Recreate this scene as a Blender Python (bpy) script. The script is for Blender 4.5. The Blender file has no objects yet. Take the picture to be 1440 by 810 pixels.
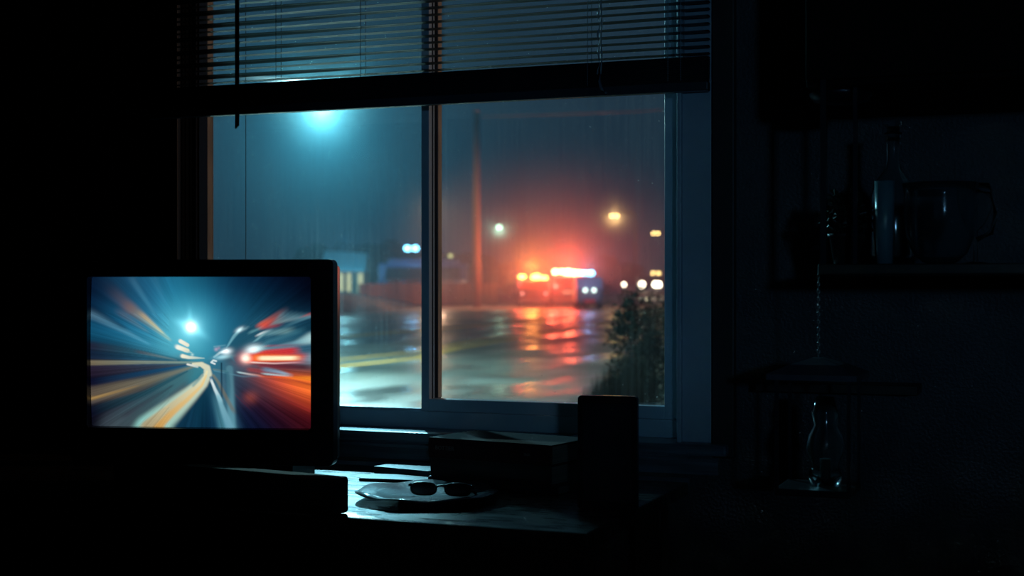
import bpy, bmesh, math, random
import numpy as np
from mathutils import Vector, Matrix
random.seed(7)
sc = bpy.context.scene
COL = sc.collection

# ------------------------------------------------------------------ camera
TH = math.radians(21.6)                     # the window wall is turned 21.6 deg from square-on
D0, HC, F = 3.2, 1.17, 2000.0
CAM = Vector((D0*math.sin(TH), -D0*math.cos(TH), HC))
FW = Vector((-math.sin(TH), math.cos(TH), 0)); RT = Vector((math.cos(TH), math.sin(TH), 0))
cd = bpy.data.cameras.new('camera'); cam = bpy.data.objects.new('camera', cd); COL.objects.link(cam)
cd.lens = 50; cd.sensor_width = 36; cd.clip_end = 600; cd.clip_start = 0.05
cam.location = CAM; cam.rotation_euler = (math.radians(90-0.143), 0, TH)
cd.dof.use_dof = True; cd.dof.focus_distance = 3.0; cd.dof.aperture_fstop = 4.0
sc.camera = cam
sc.view_settings.view_transform = 'Standard'; sc.view_settings.look = 'None'
sc.view_settings.exposure = 0; sc.view_settings.gamma = 1; sc.view_settings.use_curve_mapping = False
sc.cycles.max_bounces = 8; sc.cycles.transparent_max_bounces = 12; sc.cycles.sample_clamp_indirect = 3.0
sc.cycles.caustics_reflective = False; sc.cycles.caustics_refractive = False

# ------------------------------------------------------------------ night sky
w = bpy.data.worlds.new('night'); sc.world = w; w.use_nodes = True
nt = w.node_tree; nt.nodes.clear()
out = nt.nodes.new('ShaderNodeOutputWorld'); bg = nt.nodes.new('ShaderNodeBackground')
bg.inputs[0].default_value = (0.006, 0.018, 0.034, 1); bg.inputs[1].default_value = 1.0
nt.links.new(bg.outputs[0], out.inputs[0])

STREET = -0.43                              # street level below the room's floor
MIST = 0.0011                               # scattering of the night mist

def ray(px, s, z):                          # a place seen in column px, s metres ahead of the camera
    t = (px-720)/F
    p = CAM + (FW + RT*t)*s
    return Vector((p.x, p.y, z))
def zat(py, s): return HC + (400-py)/F*s
def gnd(px, py, z=STREET):                  # where a column/row meets the level z
    s = (HC-z)*F/(py-400)
    return ray(px, s, z)

def lamp(name, loc, color, watts, size=0.12, spot=None, parent=None, target=None):
    l = bpy.data.lights.new(name, 'SPOT' if spot else 'POINT'); l.color = color; l.energy = watts; l.shadow_soft_size = size
    if spot: l.spot_size = math.radians(spot); l.spot_blend = 0.6
    o = bpy.data.objects.new(name, l); COL.objects.link(o); o.location = loc
    if target is not None:
        o.rotation_euler = (Vector(target)-Vector(loc)).to_track_quat('-Z', 'Y').to_euler()
    if parent: 
        o.parent = parent; o.matrix_parent_inverse = parent.matrix_world.inverted()
    return o

# ------------------------------------------------------------------ materials
def mat(name, color, rough=0.5, metal=0.0, spec=0.5, noise=None, bump=None, coat=0.0, alpha=None, rnoise=None, trans=0.0, ior=1.45):
    m = bpy.data.materials.new(name); m.use_nodes = True
    n = m.node_tree.nodes; L = m.node_tree.links; b = n['Principled BSDF']
    b.inputs['Base Color'].default_value = (*color, 1); b.inputs['Roughness'].default_value = rough
    b.inputs['Metallic'].default_value = metal; b.inputs['Specular IOR Level'].default_value = spec
    b.inputs['Coat Weight'].default_value = coat; b.inputs['Coat Roughness'].default_value = 0.1
    b.inputs['Transmission Weight'].default_value = trans; b.inputs['IOR'].default_value = ior
    tc = n.new('ShaderNodeTexCoord')
    def mapped(scale):
        mp = n.new('ShaderNodeMapping'); mp.inputs['Scale'].default_value = scale if isinstance(scale, tuple) else (scale,)*3
        L.new(tc.outputs['Object'], mp.inputs['Vector']); nz = n.new('ShaderNodeTexNoise'); nz.inputs['Scale'].default_value = 1
        nz.inputs['Detail'].default_value = 6; L.new(mp.outputs[0], nz.inputs['Vector']); return nz
    if noise:                               # (scale, second colour, low, high)
        nz = mapped(noise[0]); cr = n.new('ShaderNodeValToRGB'); cr.color_ramp.elements[0].position = noise[2]; cr.color_ramp.elements[1].position = noise[3]
        cr.color_ramp.elements[0].color = (*color, 1); cr.color_ramp.elements[1].color = (*noise[1], 1)
        L.new(nz.outputs['Fac'], cr.inputs[0]); L.new(cr.outputs[0], b.inputs['Base Color'])
    if rnoise:                              # (scale, low rough, high rough, p0, p1)
        nz = mapped(rnoise[0]); mr = n.new('ShaderNodeMapRange'); mr.inputs['From Min'].default_value = rnoise[3]; mr.inputs['From Max'].default_value = rnoise[4]
        mr.inputs['To Min'].default_value = rnoise[1]; mr.inputs['To Max'].default_value = rnoise[2]
        L.new(nz.outputs['Fac'], mr.inputs['Value']); L.new(mr.outputs[0], b.inputs['Roughness'])
    if bump:                                # (scale, strength, distance)
        nz = mapped(bump[0]); bp = n.new('ShaderNodeBump'); bp.inputs['Strength'].default_value = bump[1]; bp.inputs['Distance'].default_value = bump[2]
        L.new(nz.outputs['Fac'], bp.inputs['Height']); L.new(bp.outputs[0], b.inputs['Normal'])
    return m
def emit(name, color, strength, sample=False):
    m = bpy.data.materials.new(name); m.use_nodes = True; n = m.node_tree.nodes; n.clear()
    e = n.new('ShaderNodeEmission'); e.inputs[0].default_value = (*color, 1); e.inputs[1].default_value = strength
    o = n.new('ShaderNodeOutputMaterial'); m.node_tree.links.new(e.outputs[0], o.inputs[0])
    if not sample: m.cycles.emission_sampling = 'NONE'
    return m
def pane_mat(name, haze=0.03, streak=0.10):
    """clear window glass with a film of dirt, vertical run marks and specks"""
    m = bpy.data.materials.new(name); m.use_nodes = True; n = m.node_tree.nodes; L = m.node_tree.links; n.clear()
    o = n.new('ShaderNodeOutputMaterial'); tr = n.new('ShaderNodeBsdfTransparent'); gl = n.new('ShaderNodeBsdfGlossy')
    gl.inputs['Roughness'].default_value = 0.02; gl.inputs[0].default_value = (1, 1, 1, 1)
    m1 = n.new('ShaderNodeMixShader'); m1.inputs[0].default_value = 0.03
    L.new(tr.outputs[0], m1.inputs[1]); L.new(gl.outputs[0], m1.inputs[2])
    df = n.new('ShaderNodeBsdfDiffuse'); tl = n.new('ShaderNodeBsdfTranslucent'); df.inputs[0].default_value = (.6, .6, .58, 1); tl.inputs[0].default_value = (.7, .7, .68, 1)
    m2 = n.new('ShaderNodeMixShader'); m2.inputs[0].default_value = 0.7; L.new(df.outputs[0], m2.inputs[1]); L.new(tl.outputs[0], m2.inputs[2])
    tc = n.new('ShaderNodeTexCoord')
    def nz(scale, lo, hi, tmin, tmax):
        mp = n.new('ShaderNodeMapping'); mp.inputs['Scale'].default_value = scale; L.new(tc.outputs['Object'], mp.inputs['Vector'])
        q = n.new('ShaderNodeTexNoise'); q.inputs['Scale'].default_value = 1; q.inputs['Detail'].default_value = 4; L.new(mp.outputs[0], q.inputs['Vector'])
        r = n.new('ShaderNodeMapRange'); r.inputs['From Min'].default_value = lo; r.inputs['From Max'].default_value = hi
        r.inputs['To Min'].default_value = tmin; r.inputs['To Max'].default_value = tmax; L.new(q.outputs['Fac'], r.inputs['Value']); return r.outputs[0]
    a = nz((130, 1, 4), .4, .75, haze, haze+streak)
    b_ = nz((190, 1, 190), .69, .74, 0, .35)
    c = nz((9, 1, 7), .4, .8, 0, streak*.7)
    s1 = n.new('ShaderNodeMath'); L.new(a, s1.inputs[0]); L.new(b_, s1.inputs[1])
    s2 = n.new('ShaderNodeMath'); L.new(s1.outputs[0], s2.inputs[0]); L.new(c, s2.inputs[1])
    m3 = n.new('ShaderNodeMixShader'); L.new(s2.outputs[0], m3.inputs[0]); L.new(m1.outputs[0], m3.inputs[1]); L.new(m2.outputs[0], m3.inputs[2])
    L.new(m3.outputs[0], o.inputs[0]); return m

M = {}
M['wall'] = mat('textured plaster', (.045, .05, .058), .55, bump=(150, .8, .004))
M['cab_black'] = mat('black cabinet lacquer', (.004, .004, .004), .8, spec=.1)
M['wall_black'] = mat('dark papered wall', (.02, .02, .022), .8)
M['ceiling'] = mat('ceiling paint', (.2, .2, .2), .8, bump=(60, .3, .003))
M['floor'] = mat('floor boards', (.05, .035, .025), .5, noise=((3, 40, 3), (.02, .014, .01), .4, .6))
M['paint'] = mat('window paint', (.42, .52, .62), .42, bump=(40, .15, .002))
M['paint_dark'] = mat('dark trim board', (.012, .012, .016), .5)
M['sill'] = mat('sill paint', (.16, .20, .24), .30, noise=((4, 60, 60), (.08, .10, .13), .4, .6))
M['track'] = mat('window track', (.016, .014, .018), .3)
M['warm_edge'] = mat('tan weatherstrip', (.62, .46, .33), .6, noise=((30, 30, 8), (.45, .34, .26), .4, .6))  # tan stands for warm outside light on the frame's inner edges
M['pane'] = pane_mat('window pane', .006, .020)
M['table'] = mat('dark lacquered table', (.014, .012, .011), .3, spec=.6, noise=((2, 30, 30), (.022, .018, .016), .4, .65), rnoise=((14, 60, 14), .24, .38, .35, .7), bump=((30, 160, 30), .12, .002))
M['black'] = mat('black plastic', (.006, .006, .007), .33)
M['black_gloss'] = mat('glossy black plastic', (.006, .005, .006), .24)
M['box_black'] = mat('matt black plastic', (.006, .006, .006), .75, spec=.2)
M['slat'] = mat('dark metal slat', (.010, .011, .014), .33, spec=.5)
M['cord'] = mat('pale cord', (.30, .34, .38), .5)
M['glassy'] = mat('clear glass', (.85, .95, .97), .07, trans=1.0, ior=1.45)
M['frost'] = mat('frosted glass', (.22, .42, .48), .30, trans=.5, ior=1.3)
M['cloudy'] = mat('cloudy glass', (.6, .80, .85), .10, trans=.975, ior=1.4)
M['china'] = mat('glazed china', (.30, .33, .35), .16, coat=.6, noise=(9, (.15, .10, .11), .42, .62))
M['cover_red'] = mat('dark red leather cover', (.05, .014, .014), .8, spec=.06, noise=(24, (.028, .012, .014), .35, .65), bump=(120, .3, .001))
M['cover_brown'] = mat('dark brown cover', (.03, .014, .014), .5, noise=(20, (.02, .010, .010), .35, .65))
M['cover_blue'] = mat('slate cover', (.045, .07, .09), .32, noise=(18, (.03, .045, .06), .4, .6))
M['pages'] = mat('book pages', (.22, .20, .17), .8, noise=((3, 3, 400), (.13, .12, .10), .4, .6))
M['gilt'] = mat('faded gilt lettering', (.16, .12, .11), .4)
M['paper'] = mat('magazine cover', (.12, .15, .17), .3, noise=(12, (.05, .04, .05), .4, .6))
M['badge'] = mat('dim badge print', (.20, .22, .30), .4)
M['wood_dark'] = mat('dark wood', (.018, .013, .010), .45, noise=((3, 30, 30), (.01, .008, .007), .4, .6))
M['iron'] = mat('blackened metal', (.03, .032, .04), .35, metal=.7)
M['leaf_in'] = mat('dark houseplant leaf', (.012, .022, .014), .35)
M['pot'] = mat('dark pot', (.03, .025, .024), .4)
M['wax'] = mat('candle wax', (.3, .3, .3), .5)
M['photo'] = mat('dark photograph', (.014, .008, .010), .25, noise=(14, (.05, .02, .028), .5, .68))
M['asphalt'] = mat('wet asphalt', (.055, .06, .052), .3, spec=.30, noise=(.35, (.14, .15, .125), .38, .66), rnoise=((.9, .33, 1), .21, .50, .36, .58), bump=((1.2, 1.2, 1), .25, .06))
M['yellow'] = mat('worn yellow paint', (.80, .40, .09), .6, spec=.2, noise=((2.5), (.35, .24, .09), .5, .75))
M['kerb'] = mat('pale concrete', (.34, .29, .22), .6, noise=(.5, (.2, .17, .13), .35, .65))
M['verge'] = mat('dry brown grass', (.17, .11, .065), .9, noise=(.9, (.045, .036, .024), .35, .65), bump=(2.2, .6, .2))
M['bark'] = mat('weathered pole wood', (.24, .17, .13), .9, noise=((3, 3, .3), (.18, .12, .09), .35, .65))
M['foliage'] = mat('bush leaves', (.020, .020, .011), .8, spec=.2, noise=(2, (.036, .024, .014), .4, .6))
M['twig'] = mat('bush twigs', (.03, .02, .015), .9)
M['tree'] = mat('tree foliage', (.014, .022, .020), .9, noise=(.5, (.024, .032, .030), .4, .6), bump=(1.2, 1.0, .6))
M['trunk'] = mat('tree bark', (.03, .025, .02), .9)
M['steel'] = mat('galvanised steel', (.2, .2, .2), .5, metal=.6)
M['lamp_post'] = mat('dark lamp post', (.02, .02, .022), .7)
M['car_dark'] = mat('dark car paint', (.02, .025, .04), .3, coat=.5)
M['car_red'] = mat('red engine paint', (.10, .012, .01), .3, coat=.5)
M['car_white'] = mat('white van paint', (.3, .28, .3), .4, coat=.3)
M['car_blue'] = mat('blue engine paint', (.03, .06, .14), .35, coat=.4)
M['car_glass'] = mat('car window', (.01, .012, .016), .08)
M['rubber'] = mat('tyre rubber', (.012, .012, .012), .8)
M['siding'] = mat('pale house siding', (.34, .33, .26), .7, noise=((.5, .5, 30), (.26, .25, .2), .4, .6))
M['roof_blue'] = mat('pale blue metal roof', (.12, .36, .48), .45)
M['lit_win'] = emit('lit house window', (.65, .72, .42), .8)
E_cyan = emit('streetlamp lens cyan', (.55, .95, 1.0), 60)
E_green = emit('streetlamp lens green', (.55, 1.0, .75), 5)
E_amber = emit('sodium lens', (1.0, .72, .25), 7)
E_white = emit('headlamp white', (1.0, .92, .70), 10)
E_cool = emit('headlamp cool', (.75, 1.0, .92), 4)
E_flasha = emit('flasher amber', (1.0, .50, .10), 16)
E_flashw = emit('flasher warm white', (1.0, .62, .28), 20)
E_flashr = emit('flasher red', (1.0, .10, .04), 4)
E_flashb = emit('flasher blue', (.15, .60, 1.0), 12)
E_pink = emit('tail marker', (1.0, .35, .28), 2.5)

# ------------------------------------------------------------------ mesh helpers
class MB:
    def __init__(s): s.v = []; s.f = []
    def add(s, vs, fs):
        o = len(s.v); s.v += [tuple(v) for v in vs]; s.f += [tuple(i+o for i in f) for f in fs]; return s
    def box(s, a, b, R=None, c=None):
        (x0, y0, z0), (x1, y1, z1) = a, b
        vs = [Vector(p) for p in ((x0,y0,z0),(x1,y0,z0),(x1,y1,z0),(x0,y1,z0),(x0,y0,z1),(x1,y0,z1),(x1,y1,z1),(x0,y1,z1))]
        if R is not None: vs = [R @ v for v in vs]
        return s.add(vs, [(0,3,2,1),(4,5,6,7),(0,1,5,4),(1,2,6,5),(2,3,7,6),(3,0,4,7)])
    def prism(s, pts, y0, y1):              # outline in x,z pushed along y
        n = len(pts)
        vs = [(p[0], y0, p[1]) for p in pts] + [(p[0], y1, p[1]) for p in pts]
        fs = [tuple(range(n)), tuple(range(2*n-1, n-1, -1))] + [(i, i+n, (i+1) % n+n, (i+1) % n) for i in range(n)]
        return s.add(vs, fs)
    def lathe(s, prof, n=32, c=(0,0,0), cap=True, wave=0, wn=0):
        vs = []; fs = []
        for (r, z) in prof:
            for k in range(n):
                a = 2*math.pi*k/n; q = 1+wave*math.sin(wn*a)*(r/ max(p[0] for p in prof))**3
                vs.append((c[0]+r*q*math.cos(a), c[1]+r*q*math.sin(a), c[2]+z*(1+(q-1)*6)))
        for i in range(len(prof)-1):
            for k in range(n): fs.append((i*n+k, i*n+(k+1) % n, (i+1)*n+(k+1) % n, (i+1)*n+k))
        if cap:
            fs.append(tuple(range(n-1, -1, -1))); fs.append(tuple((len(prof)-1)*n+k for k in range(n)))
        return s.add(vs, fs)
    def tube(s, pts, r, n=8):
        pts = [Vector(p) for p in pts]; rs = r if isinstance(r, (list, tuple)) else [r]*len(pts)
        vs = []; fs = []
        for i, p in enumerate(pts):
            d = (pts[min(i+1, len(pts)-1)]-pts[max(i-1, 0)]).normalized()
            u = d.orthogonal().normalized() if abs(d.z) < .99 else Vector((1, 0, 0)); u = (u-d*u.dot(d)).normalized(); q = d.cross(u)
            for k in range(n):
                a = 2*math.pi*k/n; vs.append(p+(u*math.cos(a)+q*math.sin(a))*rs[i])
        for i in range(len(pts)-1):
            for k in range(n): fs.append((i*n+k, i*n+(k+1) % n, (i+1)*n+(k+1) % n, (i+1)*n+k))
        fs.append(tuple(range(n-1, -1, -1))); fs.append(tuple((len(pts)-1)*n+k for k in range(n)))
        return s.add(vs, fs)
    def ball(s, c, r, sx=1, sy=1, sz=1, n=12, m=8, rough=0):
        vs = [(c[0], c[1], c[2]-r*sz)]; fs = []
        for i in range(1, m):
            ph = -math.pi/2+math.pi*i/m
            for k in range(n):
                a = 2*math.pi*k/n; q = 1+random.uniform(-rough, rough)
                vs.append((c[0]+r*q*sx*math.cos(ph)*math.cos(a), c[1]+r*q*sy*math.cos(ph)*math.sin(a), c[2]+r*q*sz*math.sin(ph)))
        vs.append((c[0], c[1], c[2]+r*sz)); e = len(vs)-1
        for k in range(n): fs.append((0, 1+(k+1) % n, 1+k)); fs.append((e, e-n+k, e-n+(k+1) % n))
        for i in range(m-2):
            for k in range(n): fs.append((1+i*n+k, 1+i*n+(k+1) % n, 1+(i+1)*n+(k+1) % n, 1+(i+1)*n+k))
        return s.add(vs, fs)
    def build(s, name, m, parent=None, bevel=0, seg=2, smooth=False, loc=None, sub=0):
        me = bpy.data.meshes.new(name); me.from_pydata(s.v, [], s.f); me.validate()
        bm = bmesh.new(); bm.from_mesh(me); bmesh.ops.recalc_face_normals(bm, faces=bm.faces); bm.to_mesh(me); bm.free()
        me.materials.append(m); o = bpy.data.objects.new(name, me); COL.objects.link(o)
        if smooth:
            for p in me.polygons: p.use_smooth = True
        if bevel:
            b = o.modifiers.new('bevel', 'BEVEL'); b.width = bevel; b.segments = seg; b.limit_method = 'ANGLE'
        if sub:
            q = o.modifiers.new('sub', 'SUBSURF'); q.levels = sub; q.render_levels = sub
        if parent: o.parent = parent
        if loc is not None: o.location = loc
        return o
def tag(o, label=None, cat=None, group=None, kind=None):
    if label: o['label'] = label
    if cat: o['category'] = cat
    if group: o['group'] = group
    if kind: o['kind'] = kind
    return o
def thing(name, loc, label, cat, rz=0, group=None):
    o = bpy.data.objects.new(name, None); COL.objects.link(o); o.location = loc; o.rotation_euler = (0, 0, rz); o.empty_display_size = .05
    return tag(o, label, cat, group)
def B(a, b): return MB().box(a, b)
def rrect(w, h, r, x0=0, z0=0, n=5):
    pts = []
    for cx, cz, a0 in ((w-r, h-r, 0), (r, h-r, 90), (r, r, 180), (w-r, r, 270)):
        for k in range(n+1):
            a = math.radians(a0+90*k/n); pts.append((x0+cx+r*math.cos(a), z0+cz+r*math.sin(a)))
    return pts
def ring(mb, outer, inner, y0, y1):         # a frame: outer outline minus inner outline (same point count)
    n = len(outer); vs = [(p[0], y0, p[1]) for p in outer]+[(p[0], y0, p[1]) for p in inner]+[(p[0], y1, p[1]) for p in outer]+[(p[0], y1, p[1]) for p in inner]
    fs = []
    for i in range(n):
        j = (i+1) % n
        fs += [(i, j, n+j, n+i), (2*n+i, 3*n+i, 3*n+j, 2*n+j), (i, 2*n+i, 2*n+j, j), (n+i, n+j, 3*n+j, 3*n+i)]
    return mb.add(vs, fs)

# ================================================================== THE ROOM
XL, XR, YB, ZC = -3.0, 3.3, -4.6, 2.55
OX0, OX1, OZ0, OZ1 = -.882, .393, .833, 2.06        # the window opening
def struct(name, mb, m, bevel=0, label=None, parent=None):
    o = mb.build(name, m, parent, bevel)
    if parent is None: o['kind'] = 'structure'
    if label: o['label'] = label
    return o
wb = MB()
for a, b in (((XL, 0, 0), (OX0, .13, ZC)), ((OX1, 0, 0), (XR, .13, ZC)), ((OX0, 0, 0), (OX1, .13, OZ0-.03)), ((OX0, 0, OZ1), (OX1, .13, ZC))):
    wb.box(a, b)
struct('wall_back', wb, M['wall'], label='dark textured plaster wall around the window')
struct('wall_left', B((XL-.12, YB, 0), (XL, 0, ZC)), M['wall'])
struct('wall_right', B((XR, YB, 0), (XR+.12, 0, ZC)), M['wall'])
struct('wall_front', MB().box((XL, YB-.12, 0), (1.97, YB, ZC)).box((3.05, YB-.12, 0), (XR, YB, ZC)).box((1.97, YB-.12, 0), (3.05, YB, 1.33)).box((1.97, YB-.12, 1.85), (3.05, YB, ZC)), M['wall_black'])  # opening added to shape the fill lamp's beam into the room
struct('floor', B((XL, YB, -.1), (XR, .13, 0)), M['floor'])
struct('ceiling', B((XL, YB, ZC), (XR, .13, ZC+.1)), M['ceiling'])
# casing and trim boards
struct('trim_1', B((OX1, -.016, OZ0), (.462, 0, OZ1+.07)), M['paint'], .003, 'blue-lit painted casing board right of the window')
struct('trim_2', B((.462, -.024, OZ0-.03), (.512, 0, OZ1+.07)), M['paint_dark'], .004, 'plain dark strip right of the window casing')  # dark board along the casing's outer edge
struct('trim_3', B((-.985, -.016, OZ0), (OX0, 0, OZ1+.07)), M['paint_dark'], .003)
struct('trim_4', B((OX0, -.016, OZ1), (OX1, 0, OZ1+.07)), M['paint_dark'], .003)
struct('trim_5', B((-.96, -.045, .808), (.50, .06, OZ0)), M['sill'], .006, 'painted window sill board under the sliding window')
ap = B((-.93, -.018, .765), (.475, 0, .808)); ap.box((-.93, -.026, .793), (.475, -.018, .803))
struct('trim_6', ap, M['sill'], .002)
struct('trim_7', B((OX1-.004, -.030, OZ0), (OX1+.006, -.016, OZ1)), M['paint'], .002)

struct('trim_8', MB().box((OX0, .001, OZ0), (OX0+.003, .05, OZ1)).box((OX0+.003, .012, OZ0), (OX0+.006, .016, OZ1)).box((OX0+.003, .030, OZ0), (OX0+.007, .036, OZ1)), M['cab_black'], .0008)  # black liner added over the reveal to keep its lit face dark
# the window: outer frame, fixed left pane, sliding right sash
win = struct('window_1', MB().box((OX0, .05, OZ0), (OX0+.008, .128, OZ1)).box((OX1-.008, .05, OZ0), (OX1, .128, OZ1))
             .box((OX0, .05, OZ0), (OX1, .128, .873)).box((OX0, .05, OZ1-.04), (OX1, .128, OZ1)), M['paint'], .002,
             label='horizontal sliding window with a narrow middle stile')
MB().box((OX0+.008, .044, .873), (OX0+.014, .095, OZ1-.04)).box((OX0+.008, .052, .873), (OX0+.018, .058, OZ1-.04)).build('track', M['track'], win)
MB().box((OX0+.008, .096, .873), (OX0+.012, .124, OZ1-.04)).build('warm_lit_edge', M['warm_edge'], win)
MB().box((OX0+.01, .055, .873), (-.249, .062, .878)).box((OX0+.01, .075, .873), (-.249, .08, .877)).build('rail_lip', M['paint'], win)
MB().box((OX0+.012, .118, .878), (-.236, .122, OZ1-.04)).build('fixed_pane', M['pane'], win)
sash = MB().box((-.249, .05, .8735), (-.2285, .082, OZ1-.05)).box((.340, .05, .8735), (OX1-.008, .082, OZ1-.05)) \
    .box((-.2285, .05, .8735), (.340, .082, .902)).box((-.2285, .05, OZ1-.08), (.340, .082, OZ1-.05)).build('sliding_sash', M['paint'], win, .0015)
MB().box((-.2275, .0825, .902), (-.2235, .090, OZ1-.08)).box((-.2475, .0825, .88), (-.229, .118, OZ1-.06)).box((-.2285, .066, .902), (-.2265, .069, OZ1-.08)).build('track', M['track'], sash)
MB().box((-.2285, .090, .902), (-.2245, .113, OZ1-.08)).box((.338, .09, .902), (.345, .113, OZ1-.08)).build('warm_lit_edge', M['warm_edge'], sash)
MB().box((-.2275, .1, .895), (.345, .104, OZ1-.07)).build('sliding_pane', M['pane'], sash)
MB().box((-.2520, .112, .88), (-.2495, .117, OZ1-.06)).build('highlight_bead', M['cord'], sash)  # pale strip standing in for the bright highlight on the glass edge
MB().box((-.2245, .0985, .8985), (.343, .0999, .9005)).build('highlight_bead', M['cord'], sash)  # pale line for the highlight along the pane bottom

# ================================================================== THE BLIND
bl = thing('venetian_blind', (-.244, -.040, 2.12), 'black venetian blind half raised over the sliding window', 'blind')
BX = (-.706, .706); Z0 = 1.65-2.12
sm = MB(); K = int((2.06-1.652)/.0156); NX = 24
for k in range(K):
    z = Z0+.006+.0156*k
    vs = []; fs = []
    for i in range(NX+1):
        u = i/NX; x = BX[0]+(BX[1]-BX[0])*u
        left = max(0, 1-u/.45)
        tilt = math.radians(-3-2*(k % 2)) + math.radians((-15 if k % 2 else 4))*min(1, left*1.6) + math.radians(random.uniform(-.6, .6))
        sag = .0007*math.sin(u*math.pi*3+k)
        for j in range(5):
            q = -1+j/2; yy = q*.0105; zz = .0016*(1-q*q)
            vs.append((x, yy*math.cos(tilt)-zz*math.sin(tilt), z+sag+yy*math.sin(tilt)+zz*math.cos(tilt)))
    for i in range(NX):
        for j in range(4): fs.append((i*5+j, (i+1)*5+j, (i+1)*5+j+1, i*5+j+1))
    sm.add(vs, fs)
slo = sm.build('slats', M['slat'], bl, smooth=True)
sol = slo.modifiers.new('solid', 'SOLIDIFY'); sol.thickness = .0006
st = MB()
for k in range(14): st.box((BX[0], -.010, Z0-.051+.0037*k), (BX[1], .010, Z0-.0488+.0037*k))
st.box((BX[0]+.004, -.008, Z0-.053), (BX[1]-.004, .008, Z0))
st.build('stacked_slats', M['slat'], bl)
B((BX[0], -.012, Z0-.073), (BX[1], .012, Z0-.053)).build('bottom_rail', mat('bottom rail enamel', (.03, .04, .055), .35), bl, .003)
B((BX[0], -.02, -.06), (BX[1], .025, 0)).build('head_rail', M['slat'], bl, .002)
def wx(px, y=-.05):                           # wall x of a column at depth y
    t = (px-720)/F; d = FW+RT*t; s = (y-CAM.y)/d.y; return CAM.x+d.x*s, s
x, s = wx(333.5, -.058); x -= bl.location.x
B((x-.0045, -.020, -.06), (x+.0045, -.015, zat(176, s)-2.12)).add([(x-.0045, -.02, zat(176, s)-2.12), (x+.0045, -.02, zat(176, s)-2.12), (x-.0045, -.02, zat(181, s)-2.12), (x-.0045, -.015, zat(176, s)-2.12), (x+.0045, -.015, zat(176, s)-2.12), (x-.0045, -.015, zat(181, s)-2.12)],
    [(0, 2, 1), (3, 4, 5), (0, 3, 5, 2), (1, 2, 5, 4), (0, 1, 4, 3)]).build('tilt_wand', M['black'], bl)
x, s = wx(344.5, -.03); x -= bl.location.x
MB().tube([(x, .014, -.06), (x, .014, .86-2.12)], .0009, 6).build('lift_cord', M['black'], bl)
for px in (388, 507, 826, 939, 957):
    x, s = wx(px); x -= bl.location.x
    MB().tube([(x, -.0095, -.06), (x, -.0095, Z0-.05)], .0007, 5).tube([(x+.003, .0095, -.06), (x+.003, .0095, Z0-.05)], .0007, 5).build('ladder_cord', M['cord'] if px > 700 else M['black'], bl)
x, s = wx(845, -.06); x -= bl.location.x
zb = zat(104, s)-2.12; ze = zat(131, s)-2.12
pts = [(x+.001*math.sin(i*.9), -.018, -.06+(zb+.06)*i/40) for i in range(41)]
lc = MB().tube(pts, [.0017+.0008*(i % 3 == 0) for i in range(41)], 6)
lc.tube([(p[0]-.006+.002*math.sin(i*1.7), p[1], p[2]) for i, p in enumerate(pts)], [.0012+.0010*(i % 4 == 0) for i in range(41)], 6)
lc.build('pull_cord', M['cord'], bl, smooth=True)
pts = [(x-.004, -.018, zb), (x-.003, -.02, zb-.016), (x+.000, -.02, zb-.030), (x+.003, -.021, ze+.008), (x+.010, -.021, ze+.001), (x+.014, -.021, ze)]
MB().tube(pts, [.003, .0036, .004, .0036, .0028, .002], 8).build('cord_tassel', mat('worn tassel', (.12, .15, .19), .4), bl, smooth=True)

# ================================================================== THE TABLE
TX0, TX1, TY0, TZ = -1.5, .415, -.70, .75
tb = thing('wooden_table', (TX0, 0, 0), 'dark lacquered wooden table under the window, street light shining on it', 'table')
B((0, TY0, TZ-.028), (TX1-TX0, -.03, TZ)).build('tabletop', M['table'], tb, .004)
B((.05, TY0+.05, TZ-.11), (TX1-TX0-.05, TY0+.07, TZ-.028)).build('apron', M['wood_dark'], tb)
for lx in (.04, TX1-TX0-.10):
    for ly in (TY0+.04, -.10): B((lx, ly, 0), (lx+.06, ly+.06, TZ-.028)).build('leg', M['wood_dark'], tb, .004)
B((0, -.028, TZ-.02), (TX1-TX0, -.022, TZ+.008)).build('back_strip', M['sill'], tb)

# ================================================================== THE TELEVISION
tv_s = 2.65
pR = ray(468.5, tv_s, 0); phi = TH-math.radians(7)
# local frame: x along the screen, y away from the viewer
W_, ZB, ZT = .512, zat(656, tv_s), zat(364.5, tv_s)
ux = Vector((math.cos(phi), math.sin(phi), 0)); uy = Vector((-math.sin(phi), math.cos(phi), 0))
org = pR-ux*W_
tv = thing('television', (org.x, org.y, TZ), 'bulky black television showing blurred night traffic, left of the window', 'television', phi)
zb, zt = ZB-TZ, ZT-TZ
def tvx(px):                                  # column on the screen plane -> local x
    t = (px-720)/F; d = FW+RT*t
    a, b = d, ux; det = a.x*(-b.y)-a.y*(-b.x); r = org-CAM
    s = (r.x*(-b.y)-r.y*(-b.x))/det; p = CAM+d*s
    return (Vector((p.x, p.y, 0))-Vector((org.x, org.y, 0))).dot(ux), s
xl, sl = tvx(122); xr, sr = tvx(436.5)
szt = zat(389, (sl+sr)/2)-TZ; szb0 = zat(601.5, sl)-TZ; szb1 = zat(604, sr)-TZ; szb = (szb0+szb1)/2
mb = MB(); r_out = rrect(W_, zt-zb, .010, 0, zb, 5); r_in = rrect(xr-xl, szt-szb, .006, xl, szb, 5)
ring(mb, r_out, r_in, 0, .035); mb.build('front_housing', M['black_gloss'], tv, .002)
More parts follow.
